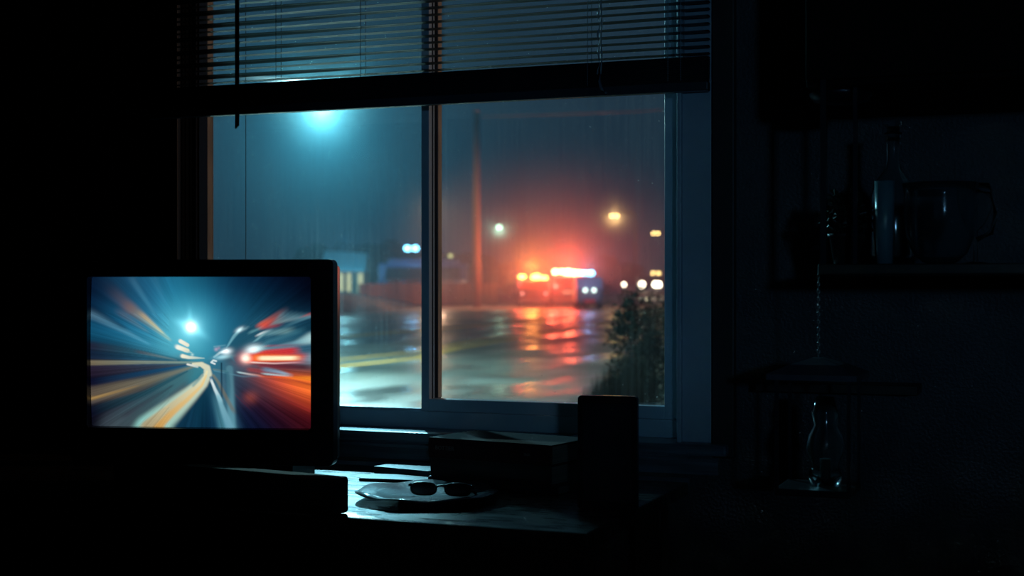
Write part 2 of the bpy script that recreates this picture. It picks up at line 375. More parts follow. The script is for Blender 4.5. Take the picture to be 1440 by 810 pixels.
# tapering back shell
vs = []; prof = [(.035, 0.004), (.10, .012), (.20, .05), (.34, .10), (.40, .12)]
for (yy, inn) in prof: vs += [(inn, yy, zb+inn*.6), (W_-inn, yy, zb+inn*.6), (W_-inn, yy, zt-inn), (inn, yy, zt-inn)]
fs = [(0, 1, 2, 3)]+[(i*4+k, i*4+(k+1) % 4, (i+1)*4+(k+1) % 4, (i+1)*4+k) for i in range(len(prof)-1) for k in range(4)]+[tuple(range(len(vs)-1, len(vs)-5, -1))]
MB().add(vs, fs).build('back_shell', M['black'], tv, .004)
xf, _ = tvx(389)
MB().prism([(.03, zb), (xf+.004, zb), (xf-.006, zb-.006), (xf-.006, 0.0006), (.03, 0.0006)], .13, .30).build('foot', M['black'], tv, .002)
for k in range(5): MB().lathe([(.004, 0), (.004, .004)], 12).build('button', M['black'], tv).matrix_basis = Matrix.Translation((W_-.16+.018*k, -.003, zb+.02)) @ Matrix.Rotation(math.radians(-90), 4, 'X')
# a maker's badge that can hardly be read
fc = bpy.data.curves.new('badge_text', 'FONT'); fc.body = 'WILED'; fc.size = .0115; fc.extrude = .0003; fc.align_x = 'CENTER'
fo = bpy.data.objects.new('badge_text', fc); COL.objects.link(fo)
dg = bpy.context.evaluated_depsgraph_get(); me = bpy.data.meshes.new_from_object(fo.evaluated_get(dg)); bpy.data.objects.remove(fo)
me.materials.clear(); me.materials.append(M['badge'])
bo = bpy.data.objects.new('badge', me); COL.objects.link(bo); bo.parent = tv; bo['label'] = 'faint badge under the screen'
xb_, s_ = tvx(275.5); bo.location = (xb_, -.0006, zat(624, s_)-TZ); bo.rotation_euler = (math.radians(90), 0, 0); bo.scale = (1.15, 1, 1)

# the picture on the screen: computed colours on a fine grid, laid out in the frame's own columns and rows
GW, GH = 384, 262
X0, X1, Y0, Y1 = 120., 438., 387., 606.
gx, gy = np.meshgrid(np.linspace(X0, X1, GW), np.linspace(Y0, Y1, GH))
def lin(c): c = np.array(c, float)/255; return np.where(c < .04045, c/12.92, ((c+.055)/1.055)**2.4)
ctrl = [(124,390,(4,10,30)),(124,410,(3,10,34)),(124,432,(6,26,52)),(124,450,(14,62,92)),(124,470,(14,74,106)),(124,486,(12,46,74)),(124,497,(20,28,48)),(124,505,(22,34,54)),
 (160,392,(20,56,84)),(160,420,(18,62,92)),(160,450,(20,84,118)),(160,475,(30,112,146)),(160,492,(26,50,72)),(160,503,(24,46,66)),
 (200,392,(26,84,116)),(200,420,(34,100,136)),(200,450,(44,120,158)),(200,480,(56,150,180)),(200,497,(52,110,134)),
 (240,392,(28,104,138)),(240,420,(40,136,170)),(240,450,(76,172,194)),(240,478,(84,176,196)),(240,498,(66,160,184)),
 (270,392,(20,84,110)),(270,420,(34,122,156)),(270,440,(72,170,190)),(270,482,(76,170,190)),(270,500,(54,146,170)),
 (300,392,(12,58,84)),(300,420,(26,98,132)),(300,450,(42,132,162)),(300,480,(46,134,164)),(290,500,(50,140,166)),
 (330,392,(6,34,60)),(330,420,(16,66,94)),(330,445,(24,88,120)),(320,470,(30,100,130)),
 (360,392,(3,18,44)),(360,415,(6,46,70)),(360,440,(20,68,92)),(345,475,(26,76,98)),
 (400,392,(3,6,24)),(400,415,(3,30,52)),(395,432,(4,24,48)),(434,392,(2,3,12)),(434,415,(2,4,18)),(434,430,(3,8,26)),
 (434,450,(14,52,72)),(434,462,(24,76,98)),(400,450,(24,74,96)),(400,472,(50,100,120)),(370,478,(40,96,120)),(345,485,(38,92,112)),
 (434,492,(60,100,125)),(434,510,(100,140,156)),(434,522,(70,28,40)),(434,532,(220,100,40)),(434,548,(244,122,40)),(434,562,(200,80,36)),(434,575,(150,44,26)),(434,590,(74,12,20)),(434,602,(50,8,16)),
 (415,535,(226,92,44)),(415,550,(222,90,48)),(415,568,(140,44,36)),(415,585,(60,14,24)),(415,600,(48,10,20)),
 (390,535,(200,74,52)),(390,550,(160,60,54)),(390,565,(84,30,38)),(390,585,(44,14,30)),(390,600,(30,10,28)),
 (365,532,(120,54,60)),(365,548,(70,48,62)),(365,565,(60,30,46)),(365,585,(26,16,40)),(365,602,(10,14,36)),
 (340,522,(50,90,112)),(340,540,(36,62,84)),(340,560,(34,26,50)),(340,580,(16,22,50)),(340,602,(6,18,42)),
 (318,522,(60,120,140)),(318,545,(70,120,140)),(318,575,(60,110,130)),(318,600,(70,130,148)),
 (298,515,(40,110,136)),(290,545,(20,62,84)),(280,575,(12,54,76)),(260,600,(14,52,76)),(290,602,(10,44,68)),
 (350,505,(160,60,60)),(400,518,(70,30,50)),(330,508,(40,90,110)),(305,505,(46,120,144)),
 (124,518,(34,28,46)),(124,530,(32,24,42)),(124,541,(12,12,36)),(124,552,(68,60,62)),(124,562,(96,84,70)),(124,572,(64,62,66)),(124,582,(16,14,34)),(124,598,(6,6,16)),
 (160,520,(40,36,54)),(160,532,(30,34,56)),(160,542,(84,78,72)),(160,555,(120,102,76)),(160,567,(80,80,82)),(160,577,(22,24,44)),(160,590,(50,58,66)),(160,600,(72,86,92)),
 (200,518,(46,44,60)),(200,526,(8,44,82)),(200,536,(90,86,78)),(200,546,(98,90,78)),(200,557,(18,40,66)),(200,568,(64,88,96)),(200,580,(66,76,84)),
 (240,515,(60,80,92)),(240,521,(30,74,104)),(240,530,(80,100,100)),(240,540,(50,110,124)),(240,555,(70,90,98)),
 (270,522,(60,140,154)),(270,532,(50,124,140)),(255,512,(90,120,120))]
cp = np.array([(a, b) for a, b, c in ctrl], float); cc = np.array([lin(c)**.5 for a, b, c in ctrl])
acc = np.zeros(gx.shape+(3,)); ws = np.zeros(gx.shape)
VX, VY = 288., 510.
for (a, b), c in zip(cp, cc):                # influence stretched along the line to the vanishing point
    dx, dy = gx-a, gy-b; rx, ry = a-VX, b-VY; rl = math.hypot(rx, ry)+1e-6; rx /= rl; ry /= rl
    al = dx*rx+dy*ry; ac = -dx*ry+dy*rx
    k = 2.6 if rl > 40 and b > 484 else (1.5 if a < 190 else 1.0)
    d2 = (al/k)**2+ac**2; sg_ = (19 if b < 484 and a > 150 else (13 if b < 484 else 7.5)); wg = np.exp(-d2/(2*sg_*sg_))+.02/(d2+60)**1.5
    acc += wg[..., None]*c; ws += wg
img = (acc/ws[..., None])**2
rng = np.random.RandomState(3)
ang = np.arctan2(gy-VY, gx-VX); rad = np.hypot(gx-VX, gy-VY)
def ang_noise(freq, seed):
    r = np.random.RandomState(seed).rand(4096); q = (ang/(2*np.pi)+.5)*freq; i = np.floor(q).astype(int); fr = q-i; fr = fr*fr*(3-2*fr)
    return r[i % 4096]*(1-fr)+r[(i+1) % 4096]*fr
stk = .5*ang_noise(160, 1)+.3*ang_noise(420, 2)+.2*ang_noise(900, 3)
amp = np.clip((rad-35)/70, 0, 1)*np.where((gx < 240) | (gy > 512), 1, np.where(gx > 350, .6, .15))
amp = np.where((gy < 470) & (gx < 300), amp*.35, amp)
img *= (1+(stk-.5)*1.0*amp)[..., None]
def stroke(pts, w0, w1, c0, c1, a=1.0, soft=1.0, add=False, tex=0):
    """a tapered soft line through pts; width and colour run from start to end"""
    global img
    P = [np.array(p, float) for p in pts]; Ls = [np.linalg.norm(P[i+1]-P[i]) for i in range(len(P)-1)]; T = sum(Ls); run = 0
    best = np.full(gx.shape, 1e9); bu = np.zeros(gx.shape)
    for i in range(len(P)-1):
        d = (P[i+1]-P[i]); q = ((gx-P[i][0])*d[0]+(gy-P[i][1])*d[1])/(d@d); q = np.clip(q, 0, 1)
        dist = np.hypot(gx-P[i][0]-q*d[0], gy-P[i][1]-q*d[1]); u = (run+q*Ls[i])/T
        m_ = dist < best; best = np.where(m_, dist, best); bu = np.where(m_, u, bu); run += Ls[i]
    wd = w0+(w1-w0)*bu; al = np.clip(1-(best-wd*.5*(1-.5*soft))/(wd*.5*soft+.6), 0, 1); al = al*al*(3-2*al)*a
    if isinstance(a, (int, float)) is False: pass
    if tex: al = al*(1-tex+tex*stk*1.6)
    al = np.clip(al, 0, 1)
    c = lin(c0)[None, None]*(1-bu[..., None])+lin(c1)[None, None]*bu[..., None]
    img = img+c*al[..., None] if add else img*(1-al[..., None])+c*al[..., None]
def blob(x, y, r, c, a=1.0, sx=1, sy=1, rot=0, add=True):
    global img
    cr, sr_ = math.cos(math.radians(rot)), math.sin(math.radians(rot)); dx, dy = gx-x, gy-y
    d = np.hypot((dx*cr+dy*sr_)/sx, (-dx*sr_+dy*cr)/sy)/r; g = np.exp(-d*d)*a
    img = img+lin(c)[None, None]*g[..., None] if add else img*(1-g[..., None])+lin(c)[None, None]*g[..., None]
# streaks at upper left
stroke([(236,478),(205,452),(178,432)], 3, 14, (150,200,190), (120,96,90), .75, 1.6)
stroke([(226,468),(196,442)], 1.5, 6, (220,214,160), (180,150,110), .6, 1.4)
stroke([(178,432),(148,404)], 12, 16, (110,92,96), (30,40,60), .5, 1.8)
stroke([(203,466),(165,440)], 3, 8, (90,140,160), (90,96,110), .5, 1.6)
stroke([(206,485),(165,463),(120,440)], 2, 12, (80,160,190), (90,128,152), .6, 1.5)
stroke([(170,461),(120,432)], 5, 9, (16,56,84), (6,16,38), .6, 1.6)
stroke([(216,444),(180,390)], 3, 8, (70,150,180), (60,110,140), .45, 1.6)
stroke([(228,424),(212,388)], 3, 9, (60,140,175), (50,110,140), .3, 1.8)
stroke([(265,510),(200,498),(120,488)], 2, 12, (40,110,130), (34,26,44), .75, 1.3)
stroke([(246,508),(190,496)], 1.5, 4, (120,150,150), (70,72,84), .7, 1.2)
stroke([(250,509),(120,500)], 3, 10, (28,80,104), (18,28,50), .6, 1.3)
# long tan and dark bands on the left
stroke([(285,511),(200,511.5),(120,513)], 1, 7, (130,160,150), (120,108,84), .85, 1)
stroke([(270,514),(120,525)], 1.5, 14, (60,66,80), (36,26,42), .6, 1)
stroke([(268,514),(200,527),(120,542)], 1, 11, (20,80,120), (8,8,34), .85, .9)
stroke([(272,517),(200,540),(120,560)], 2, 20, (130,130,110), (96,84,70), .7, .9, tex=.3)
stroke([(190,546),(120,566)], 1.5, 4, (130,110,80), (170,134,74), .7, 1.4)
stroke([(262,524),(200,557),(120,584)], 1, 16, (40,90,105), (8,8,28), .9, .8)
stroke([(268,526),(215,565),(150,604)], 5, 34, (60,120,130), (62,74,84), .6, .9, tex=.4)
stroke([(240,545),(170,590)], 2, 7, (40,60,70), (48,48,60), .6, 1.3)
# the bright curved road line
path = [(270,513.5),(282,514),(290,519),(291,528),(283,541),(265,558),(238,582),(205,610)]
stroke(path, 3, 42, (226,222,190), (136,196,188), .95, .6)
stroke([(290,524),(283,541),(263,558),(236,581),(203,609)], 2, 24, (235,225,180), (168,146,106), .9, .4, tex=.2)
stroke([(289,530),(282,545),(262,565),(238,586),(214,610)], 1.5, 11, (235,205,140), (204,150,70), .85, .9)
stroke([(268,516),(283,522),(284,530),(270,545)], 1, 3, (60,140,150), (60,130,145), .5)
stroke([(262,514),(276,517)], 2, 3, (240,240,230), (200,210,200), .9)
# distant lamps
blob(268,461,26,(90,170,185),.55); blob(267,460,12,(160,220,225),.9); blob(267,460,6,(255,255,250),2.0); blob(258,456,9,(120,200,210),.5,1.6,.6,20); blob(277,466,9,(120,200,210),.4,1.6,.6,35); blob(265,448,7,(110,190,200),.4,.5,1.8)
stroke([(252,480.5),(262,486)], 5, 4.5, (250,245,225), (240,235,210), .95, .6)
stroke([(248,489),(262,494)], 6, 5, (250,250,235), (240,235,200), .95, .6); stroke([(258,494),(268,497)], 3, 1, (230,230,210), (150,200,200), .8, .8)
stroke([(255,502),(264,504),(286,505)], 5, 1, (250,244,215), (150,190,190), .95, .6); blob(269,500,2,(220,220,190),.5)
# the overtaking car
stroke([(322,500),(338,475),(352,466),(372,462)], 16, 30, (26,70,90), (34,80,100), .55, 1.2)
stroke([(320,486),(328,472),(337,463),(346,462)], 2, 2.5, (90,160,180), (150,200,210), .8, 1)
stroke([(318,489),(326,478),(336,466)], 1.2, 1.5, (110,180,195), (120,180,190), .5, 1)
blob(336,463.5,3.2,(230,250,250),1,1.5,.8,-20); stroke([(340,462),(352,464),(366,461)], 1.5, 4, (20,60,84), (20,64,84), .7)
stroke([(351,467),(366,461)], 3, 3, (100,160,170), (90,150,160), .6)
stroke([(363,457),(380,447),(396,438)], 3, 7, (225,96,70), (90,80,90), .7, 1.6); stroke([(368,458),(378,452),(392,448)], 6, 7, (236,84,56), (120,80,80), .8, 1.5)
stroke([(372,459),(392,457)], 4, 4, (220,70,56), (110,40,60), .7, 1.3); stroke([(361,455),(385,443)], 1, 1.5, (180,100,90), (100,70,80), .7)
for k in range(7):
    stroke([(381+2*k,456-.6*k),(397+6.5*k,439.5+1.1*k-.3*k*k*.2)], 1.4, 3.4, (120,140,145), (90,140,156), .55, 1.5)
stroke([(400,458),(437,442)], 2, 5, (60,110,130), (90,140,156), .6, 1.2); stroke([(425,443),(437,440)], 1, 2, (160,70,70), (200,80,70), .8)
stroke([(366,470),(385,467),(405,465)], 4, 8, (110,160,170), (120,160,160), .55, 1.3)
stroke([(362,471),(370,467),(378,465)], 2, 2, (230,240,240), (130,170,180), .9); stroke([(358,480),(368,471)], 1.2, 2, (120,190,200), (160,210,215), .7)
stroke([(372,482),(420,465)], 3, 6, (70,130,150), (60,120,140), .5, 1.3); stroke([(377,466),(377,480)], 1, 1, (100,150,170), (60,120,140), .5)
stroke([(410,485),(424,480),(440,474)], 5, 15, (80,140,160), (176,218,220), .9, 1.1); stroke([(370,492),(410,484)], 2, 8, (90,140,160), (110,150,165), .6, 1.2)
stroke([(372,487),(425,485)], 1.5, 3, (180,70,90), (60,60,90), .5, 1.3)
blob(355,492,6.5,(235,250,250),1.2,1.4,.9,-12); blob(365,490,5,(180,225,225),.5,1.6,.7,-12)
# tail lamp
stroke([(352,505),(372,497),(412,494)], 7, 9, (225,60,44), (214,44,48), .9, 1.2); stroke([(350,505),(424,504)], 12, 13, (235,70,44), (170,56,60), .9, 1.1)
stroke([(360,504),(418,504)], 9, 8, (250,120,50), (245,110,60), .9, .9); stroke([(366,504.5),(413,504)], 5.5, 5, (255,235,190), (255,246,200), 1, 1)
blob(345,504.5,6,(255,230,210),1.5,1,1); blob(342,504,9,(200,60,50),.6); stroke([(352,498),(354,509)], 1.5, 1.5, (200,40,30), (230,80,50), .8)
stroke([(353,510.5),(385,512),(420,510)], 1.6, 1.6, (250,220,210), (200,140,150), .9, .7); stroke([(365,515),(430,517)], 4, 6, (130,44,56), (60,24,40), .7, 1.2)
stroke([(424,507),(440,503)], 5, 14, (120,140,160), (130,165,175), .5, 1.4); stroke([(350,521),(372,524)], 5, 4, (170,60,56), (150,56,66), .55, 1.6)
stroke([(372,521),(390,524),(404,528)], 6, 3, (90,140,170), (130,200,225), .65, 1.5); stroke([(334,525),(352,528),(366,530)], 1.5, 2, (170,215,220), (210,120,100), .9, .8)
stroke([(370,527),(404,530)], 1.6, 1.6, (170,220,230), (150,200,210), .8, .8); stroke([(300,523),(340,531),(362,530)], 1, 1.5, (90,150,170), (90,120,140), .6)
stroke([(366,531),(400,533),(437,543)], 1, 2, (250,110,70), (110,30,30), .5); stroke([(385,531),(437,534)], 2, 6, (240,80,40), (255,150,40), .7, 1.2)
stroke([(385,560),(437,582)], 1.2, 3, (120,40,40), (150,40,36), .6, 1.1); blob(351,561,7,(150,66,40),.6,1.4,1.1,-30); stroke([(330,558),(350,578)], 1, 1, (90,40,60), (60,24,40), .5)
# mirror and door of the nearer car
stroke([(300,503),(308,497),(318,494)], 2, 3, (120,180,195), (230,245,245), .8, 1); blob(318,495,5,(240,250,250),1.1,1.3,.8,-10); blob(313,503,6,(170,215,220),.8,1.8,.5,-8)
blob(303,492,2.5,(200,120,130),.7); stroke([(300,488),(316,486)], 1.2, 1.2, (110,170,185), (90,150,170), .7); blob(307,490,2,(170,90,100),.6)
stroke([(303,509),(299,508),(296,511),(301,513)], 1.8, 1.8, (220,240,240), (230,240,240), .9); stroke([(325,503),(330,512)], 2, 1, (70,130,150), (40,90,110), .6)
stroke([(322,520),(323,555),(324,610)], 9, 10, (84,134,150), (104,164,180), .7, .6); stroke([(318,527),(320,545),(319,560)], 6, 6, (30,84,104), (30,84,104), .5)
stroke([(299,530),(306,540),(314,556),(326,580)], 3, 5, (130,126,100), (110,100,84), .6, 1.2); stroke([(299,521),(318,524)], 2, 1.5, (110,130,130), (70,130,140), .6)
stroke([(310.5,512),(310.5,565)], 1.6, 1.6, (8,40,60), (12,50,72), .85, .6)
stroke([(296,537),(301,550),(308.5,566)], 2.5, 5, (235,245,245), (160,208,220), .9, 1); stroke([(305,560),(312,580),(322,608)], 4, 11, (130,185,200), (104,160,180), .8, 1)
stroke([(295,533),(296,538)], 3, 3, (60,110,150), (200,220,220), .7)
img = np.clip(img, 0, 1.3)
acc2 = np.zeros_like(img); NS = 17                 # the camera's forward rush: the picture smears away from the vanishing point
px_c, py_c = (VX-X0)/(X1-X0)*(GW-1), (VY-Y0)/(Y1-Y0)*(GH-1)
ii, jj = np.meshgrid(np.arange(GW), np.arange(GH))
for sc__ in np.linspace(.945, 1.055, NS):
    xs_ = np.clip(px_c+(ii-px_c)*sc__, 0, GW-1.001); ys_ = np.clip(py_c+(jj-py_c)*sc__, 0, GH-1.001)
    x0_ = xs_.astype(int); y0_ = ys_.astype(int); fx_ = (xs_-x0_)[..., None]; fy_ = (ys_-y0_)[..., None]
    acc2 += (img[y0_, x0_]*(1-fx_)+img[y0_, x0_+1]*fx_)*(1-fy_)+(img[y0_+1, x0_]*(1-fx_)+img[y0_+1, x0_+1]*fx_)*fy_
mixw = np.clip((rad-12)/50, 0, .92)[..., None]; mixw = np.where((np.hypot(gx-267, gy-460) < 30)[..., None], mixw*.35, mixw)
img = img*(1-mixw)+acc2/NS*mixw
fine = .5*ang_noise(700, 11)+.5*ang_noise(1500, 12); amp2 = np.clip((rad-25)/60, 0, 1)*np.where((gx < 235) & (gy > 440), .55, np.where((gx > 340) & (gy > 440), .4, .06))
img *= (1+(fine-.5)*amp2)[..., None]
sv = []; zz0 = TZ
for j in range(GH):
    v = j/(GH-1)
    for i in range(GW):
        u = i/(GW-1); X = xl+.0005+(xr-xl-.001)*u; Z = szt-.0005+(szb-szt+.001)*v
        sv.append((X, .010+.012*((u-.5)**2+(v-.5)**2)*2, Z))
sf = [(j*GW+i, (j+1)*GW+i, (j+1)*GW+i+1, j*GW+i+1) for j in range(GH-1) for i in range(GW-1)]
me = bpy.data.meshes.new('screen'); me.from_pydata(sv, [], sf)
ca = me.color_attributes.new('picture', 'FLOAT_COLOR', 'POINT')
ca.data.foreach_set('color', np.concatenate([img.reshape(-1, 3), np.ones((GW*GH, 1))], 1).astype(np.float32).ravel())
sm_ = bpy.data.materials.new('television picture'); sm_.use_nodes = True; n = sm_.node_tree.nodes; L = sm_.node_tree.links; n.clear()
at_ = n.new('ShaderNodeAttribute'); at_.attribute_name = 'picture'; e = n.new('ShaderNodeEmission'); e.inputs[1].default_value = 1.0; o_ = n.new('ShaderNodeOutputMaterial')
L.new(at_.outputs['Color'], e.inputs[0]); L.new(e.outputs[0], o_.inputs[0])
me.materials.append(sm_); so = bpy.data.objects.new('screen', me); COL.objects.link(so); so.parent = tv; so['label'] = 'lit screen showing speeding cars at night'

# the flat box in front of the set
cb = ray(470, 2.575, TZ); cr_ = math.radians(-9)
vb = thing('cable_box', (cb.x, cb.y, TZ), 'low black box on the table edge in front of the television', 'cable box', cr_)
HB = zat(673.5, 2.575)-TZ
B((-.38, 0, .001), (0, .045, HB)).build('casing', M['box_black'], vb, .006, 3)
B((-.37, -.001, .012), (-.01, .0, .016)).build('display_strip', M['black'], vb)
for fx in (-.35, -.04): MB().lathe([(.008, 0.0004), (.008, .002)], 12, (fx, .022, 0)).build('rubber_foot', M['rubber'], vb)

# ================================================================== BOOKS, PLATE, FRAME
def book(name, loc, rz, w, d, h, cover, label, spine=True, letters=None, cat='book'):
    """local origin: front-left corner of the spine side; spine faces -y"""
    t = thing(name, loc, label, cat, rz)
    c = .003 if h > .02 else .0012
    mb = MB().box((0, 0, 0), (w, d, c)).box((0, 0, h-c), (w, d, h))
    pts = []                                # rounded spine
    for k in range(7):
        a = math.pi/2*(k/3-1); pts.append((-.004*math.cos(a)+.002, h/2+h/2*math.sin(a)))
    mb.add([(0, p[0], p[1]) for p in pts]+[(w, p[0], p[1]) for p in pts]+[(0, .004, h), (w, .004, h), (0, .004, 0), (w, .004, 0)],
           [(k, k+1, k+8, k+7) for k in range(6)]+[tuple(range(7))+(14, 16), tuple(range(13, 6, -1))+(17, 15), (14, 15, 17, 16)])
    mb.build('cover', cover, t, min(.0012, c*.4))
    B((.003, .004, c), (w-.003, d-.004, h-c)).build('pages', M['pages'], t)
    if letters:
        for body, px_, size in letters:
            f2 = bpy.data.curves.new('lettering', 'FONT'); f2.body = body; f2.size = size; f2.extrude = .0002
            q = bpy.data.objects.new('lettering', f2); COL.objects.link(q)
            m2 = bpy.data.meshes.new_from_object(q.evaluated_get(bpy.context.evaluated_depsgraph_get())); bpy.data.objects.remove(q)
            m2.materials.clear(); m2.materials.append(M['gilt'])
            q = bpy.data.objects.new('lettering', m2); COL.objects.link(q); q.parent = t; q.location = (px_, -.0026, h*.42); q.rotation_euler = (math.pi/2, 0, 0)
    return t
a = gnd(603, 681, TZ); b = gnd(770, 696, TZ); rz = math.atan2(b.y-a.y, b.x-a.x)
book('notepad', (a.x-.004, a.y+.006, TZ+.0006), rz, .315, .175, .016, M['cover_brown'], 'thin dark book lying lowest in the stack left of the photo frame')
book('thick_book', (a.x+.002, a.y+.006, TZ+.016), rz, .292, .165, .041, M['cover_brown'], 'thick black-brown hardback under the lettered red book')
book('leather_book', (a.x+.0, a.y, TZ+.057), rz, .298, .170, .042, M['cover_red'], 'dark red leather book on top of the stack, faint spine lettering', letters=[('BOTTIER', .018, .012), ('INA', .235, .009)])
a = gnd(526, 667, TZ); b = gnd(605, 674.5, TZ); rz = math.atan2(b.y-a.y, b.x-a.x)
book('slim_book', (a.x, a.y, TZ+.0006), rz, .150, .112, .0175, M['cover_blue'], 'slim slate-blue book lying flat at the left of the book stack')
a = gnd(505, 676.5, TZ); 
book('magazine', (a.x, a.y, TZ+.0006), math.radians(7), .150, .075, .006, M['paper'], 'thin pale magazine lying between the plate and slim blue book', cat='magazine')

pc = gnd(600, 693, TZ+.014)
pl = thing('dinner_plate', (pc.x, pc.y, TZ+.0006), 'glazed plate with wavy rim at the front of the table', 'plate')
MB().lathe([(.0, .004), (.05, .003), (.052, 0), (.056, 0), (.058, .004), (.095, .010), (.138, .0165), (.1385, .0185), (.095, .0135), (.07, .0085), (0, .007)], 72, cap=False, wave=.018, wn=7).build('dish', M['china'], pl, smooth=True)
# sunglasses folded on the plate
gc = gnd(622, 690, TZ+.022)
sg = thing('sunglasses', (gc.x, gc.y, TZ+.0105), 'folded black sunglasses lying on the wavy-rimmed plate', 'sunglasses', math.radians(10))
for sx in (-1, 1):
    ln = MB(); pts = []
    for k in range(20):
        a = 2*math.pi*k/20; ex = abs(math.cos(a))**.7*math.copysign(1, math.cos(a)); ez = abs(math.sin(a))**.8*math.copysign(1, math.sin(a)); pts.append((sx*.034+.027*ex, .016+.0135*ez))
    inn = [(sx*.034+(p[0]-sx*.034)*.84, .016+(p[1]-.016)*.8) for p in pts]
    ring(MB(), pts, inn, -.014, -.010).build('rim', M['black_gloss'], sg, .0006)
    MB().prism([(sx*.034+(p[0]-sx*.034)*.86, .016+(p[1]-.016)*.82) for p in pts], -.0125, -.0118).build('lens', M['car_glass'], sg)
    MB().tube([(sx*.062, -.012, .022), (sx*.064, -.002, .022), (sx*.055, .008+.004*sx, .021), (-sx*.045, .011+.004*sx, .018), (-sx*.066, .012+.004*sx, .006)], [.003, .003, .0025, .002, .003], 8).build('temple', M['black_gloss'], sg, smooth=True)
MB().tube([(-.009, -.012, .020), (0, -.012, .023), (.009, -.012, .020)], .0022, 8).build('bridge', M['black_gloss'], sg, smooth=True)

# photo frame standing at the right
fs_ = 2.66; fl = ray(812, fs_, TZ); frr = ray(896, fs_-.03, TZ)
rz = math.atan2(frr.y-fl.y, frr.x-fl.x); fw = (frr-fl).length; fh = zat(556, fs_)-TZ
pf = thing('photo_frame', (fl.x, fl.y, TZ), 'black upright photo frame with rounded corners right of the books', 'photo frame', rz)
ring(MB(), rrect(fw, fh, .007), rrect(fw-.022, fh-.03, .002, .011, .015), 0, .018).build('surround', M['black_gloss'], pf, .0018)
MB().prism(rrect(fw-.020, fh-.028, .002, .010, .014), .006, .008).build('picture', M['photo'], pf)
MB().prism(rrect(fw-.0205, fh-.0285, .002, .01025, .01425), .003, .0045).build('glass', mat('frame glass', (.02, .02, .024), .06, coat=.4), pf)
MB().add([(fw*.35, .018, fh*.75), (fw*.65, .018, fh*.75), (fw*.68, .085, 0), (fw*.32, .085, 0), (fw*.35, .021, fh*.75), (fw*.65, .021, fh*.75), (fw*.68, .089, 0), (fw*.32, .089, 0)],
         [(0, 1, 2, 3), (7, 6, 5, 4), (0, 4, 5, 1), (1, 5, 6, 2), (2, 6, 7, 3), (3, 7, 4, 0)]).build('easel_stand', M['black'], pf)

# ================================================================== SHELVES AT THE RIGHT
def wpt(px, y):
    x, s = wx(px, y); return x, s
SZ = 1.205
x0, s0 = wpt(1150, -.52)
YS = -.42
ws_ = thing('wall_shelf', (x0, 0, SZ), 'dark open wall shelf carrying glassware at the right', 'shelf')
B((0, -.52, -.018), (.62, 0, 0)).build('board', M['wood_dark'], ws_, .002)
B((.003, -.515, 0), (.013, -.502, .345)).build('upright', M['iron'], ws_)
B((.052, -.47, 0), (.059, -.46, .345)).build('upright', M['iron'], ws_)
xc, _s = wpt(1131, -.518)
uc = thing('wall_cabinet', (xc+.03, 0, zat(120, s0)), 'black wall cabinet above the glassware shelf, top right', 'cabinet')
B((-.03, -.50, 0), (.75, 0, .62)).build('body', M['cab_black'], uc, .003)
for k in range(2):
    d_ = B((-.028+.39*k, -.518, .01), (.357+.39*k, -.501, .61)).build('door', M['cab_black'], uc, .002)
    MB().ball((.33+.06*k, -.528, .08), .009).build('knob', M['iron'], d_, smooth=True)
x, s = wpt(1182, -.4)
pk = tag(MB().lathe([(.055, 0), (.055, -.004), (.048, -.014), (.03, -.018), (0, -.019)], 32, cap=False).build('puck_light', M['iron'], loc=(x, -.4, zat(120, s0)), smooth=True), 'unlit round fixture under the black wall cabinet', 'light fixture')
# glassware (open vessels with wall thickness)
def vessel(name, px, y, prof, label, cat, m=None, extra=None, thick=.0025, n=40):
    x, s = wpt(px, y)
    inner = [(max(r-thick, .0005), z+(thick if i == 0 else 0)) for i, (r, z) in enumerate(prof)]
    p = [(0.0005, prof[0][1])]+prof+inner[::-1]+[(0.0005, prof[0][1]+thick)]
    t = thing(name, (x, y, SZ), label, cat)
    MB().lathe(p, n, cap=False).build('vessel', m or M['glassy'], t, smooth=True)
    if extra: extra(t)
    return t
def sz(py, px, y):                            # height above the shelf for a row
    x, s = wpt(px, y); return zat(py, s)-SZ
h = sz(255, 1243, -.46)
vessel('tall_glass', 1244, -.46, [(.014, 0), (.0155, h*.5), (.017, h)], 'tall narrow glass on the shelf beside the houseplant', 'glass', m=M['frost'])
h = sz(187, 1256, -.34)
vessel('glass_bottle', 1256, -.34, [(.036, 0), (.040, .02), (.040, h*.52), (.034, h*.62), (.016, h*.72), (.013, h*.80), (.013, h*.97), (.016, h)], 'clear bottle with a long neck behind the tall glass', 'bottle',
       extra=lambda t: MB().lathe([(.012, h-.02), (.012, h+.012), (.015, h+.012), (.015, h+.02), (0.0005, h+.022)], 20, cap=False).build('stopper', M['glassy'], t, smooth=True))
h = sz(258, 1310, -.42)
vessel('glass_jug', 1322, -.42, [(.018, 0), (.030, .004), (.046, .02), (.058, .05), (.062, .09), (.060, h*.85), (.064, h)], 'large round-bellied glass jug in the middle of the shelf', 'jug', m=M['cloudy'],
       extra=lambda t: MB().tube([(.058, 0, h*.9), (.082, 0, h*.86), (.092, 0, h*.62), (.084, 0, h*.38), (.060, 0, h*.30)], [.005]*5, 10).build('handle', M['glassy'], t, smooth=True))
h = sz(256, 1366, -.36)
vessel('wine_glass', 1372, -.32, [(.030, 0), (.028, .002), (.004, .006), (.0035, .06), (.016, .072), (.028, .10), (.030, .125), (.024, h)], 'stemmed wine glass at the right end of the shelf', 'wine glass', thick=.0015)
x, s = wpt(1190, -.38)
hp = thing('houseplant', (x, -.38, SZ), 'small dark leafy houseplant on the shelf by the upright', 'plant')
MB().lathe([(.0005, 0), (.022, 0), (.030, .05), (.033, .05), (.033, .056), (.027, .056), (.025, .048), (.0005, .046)], 24, cap=False).build('pot', M['pot'], hp, smooth=True)
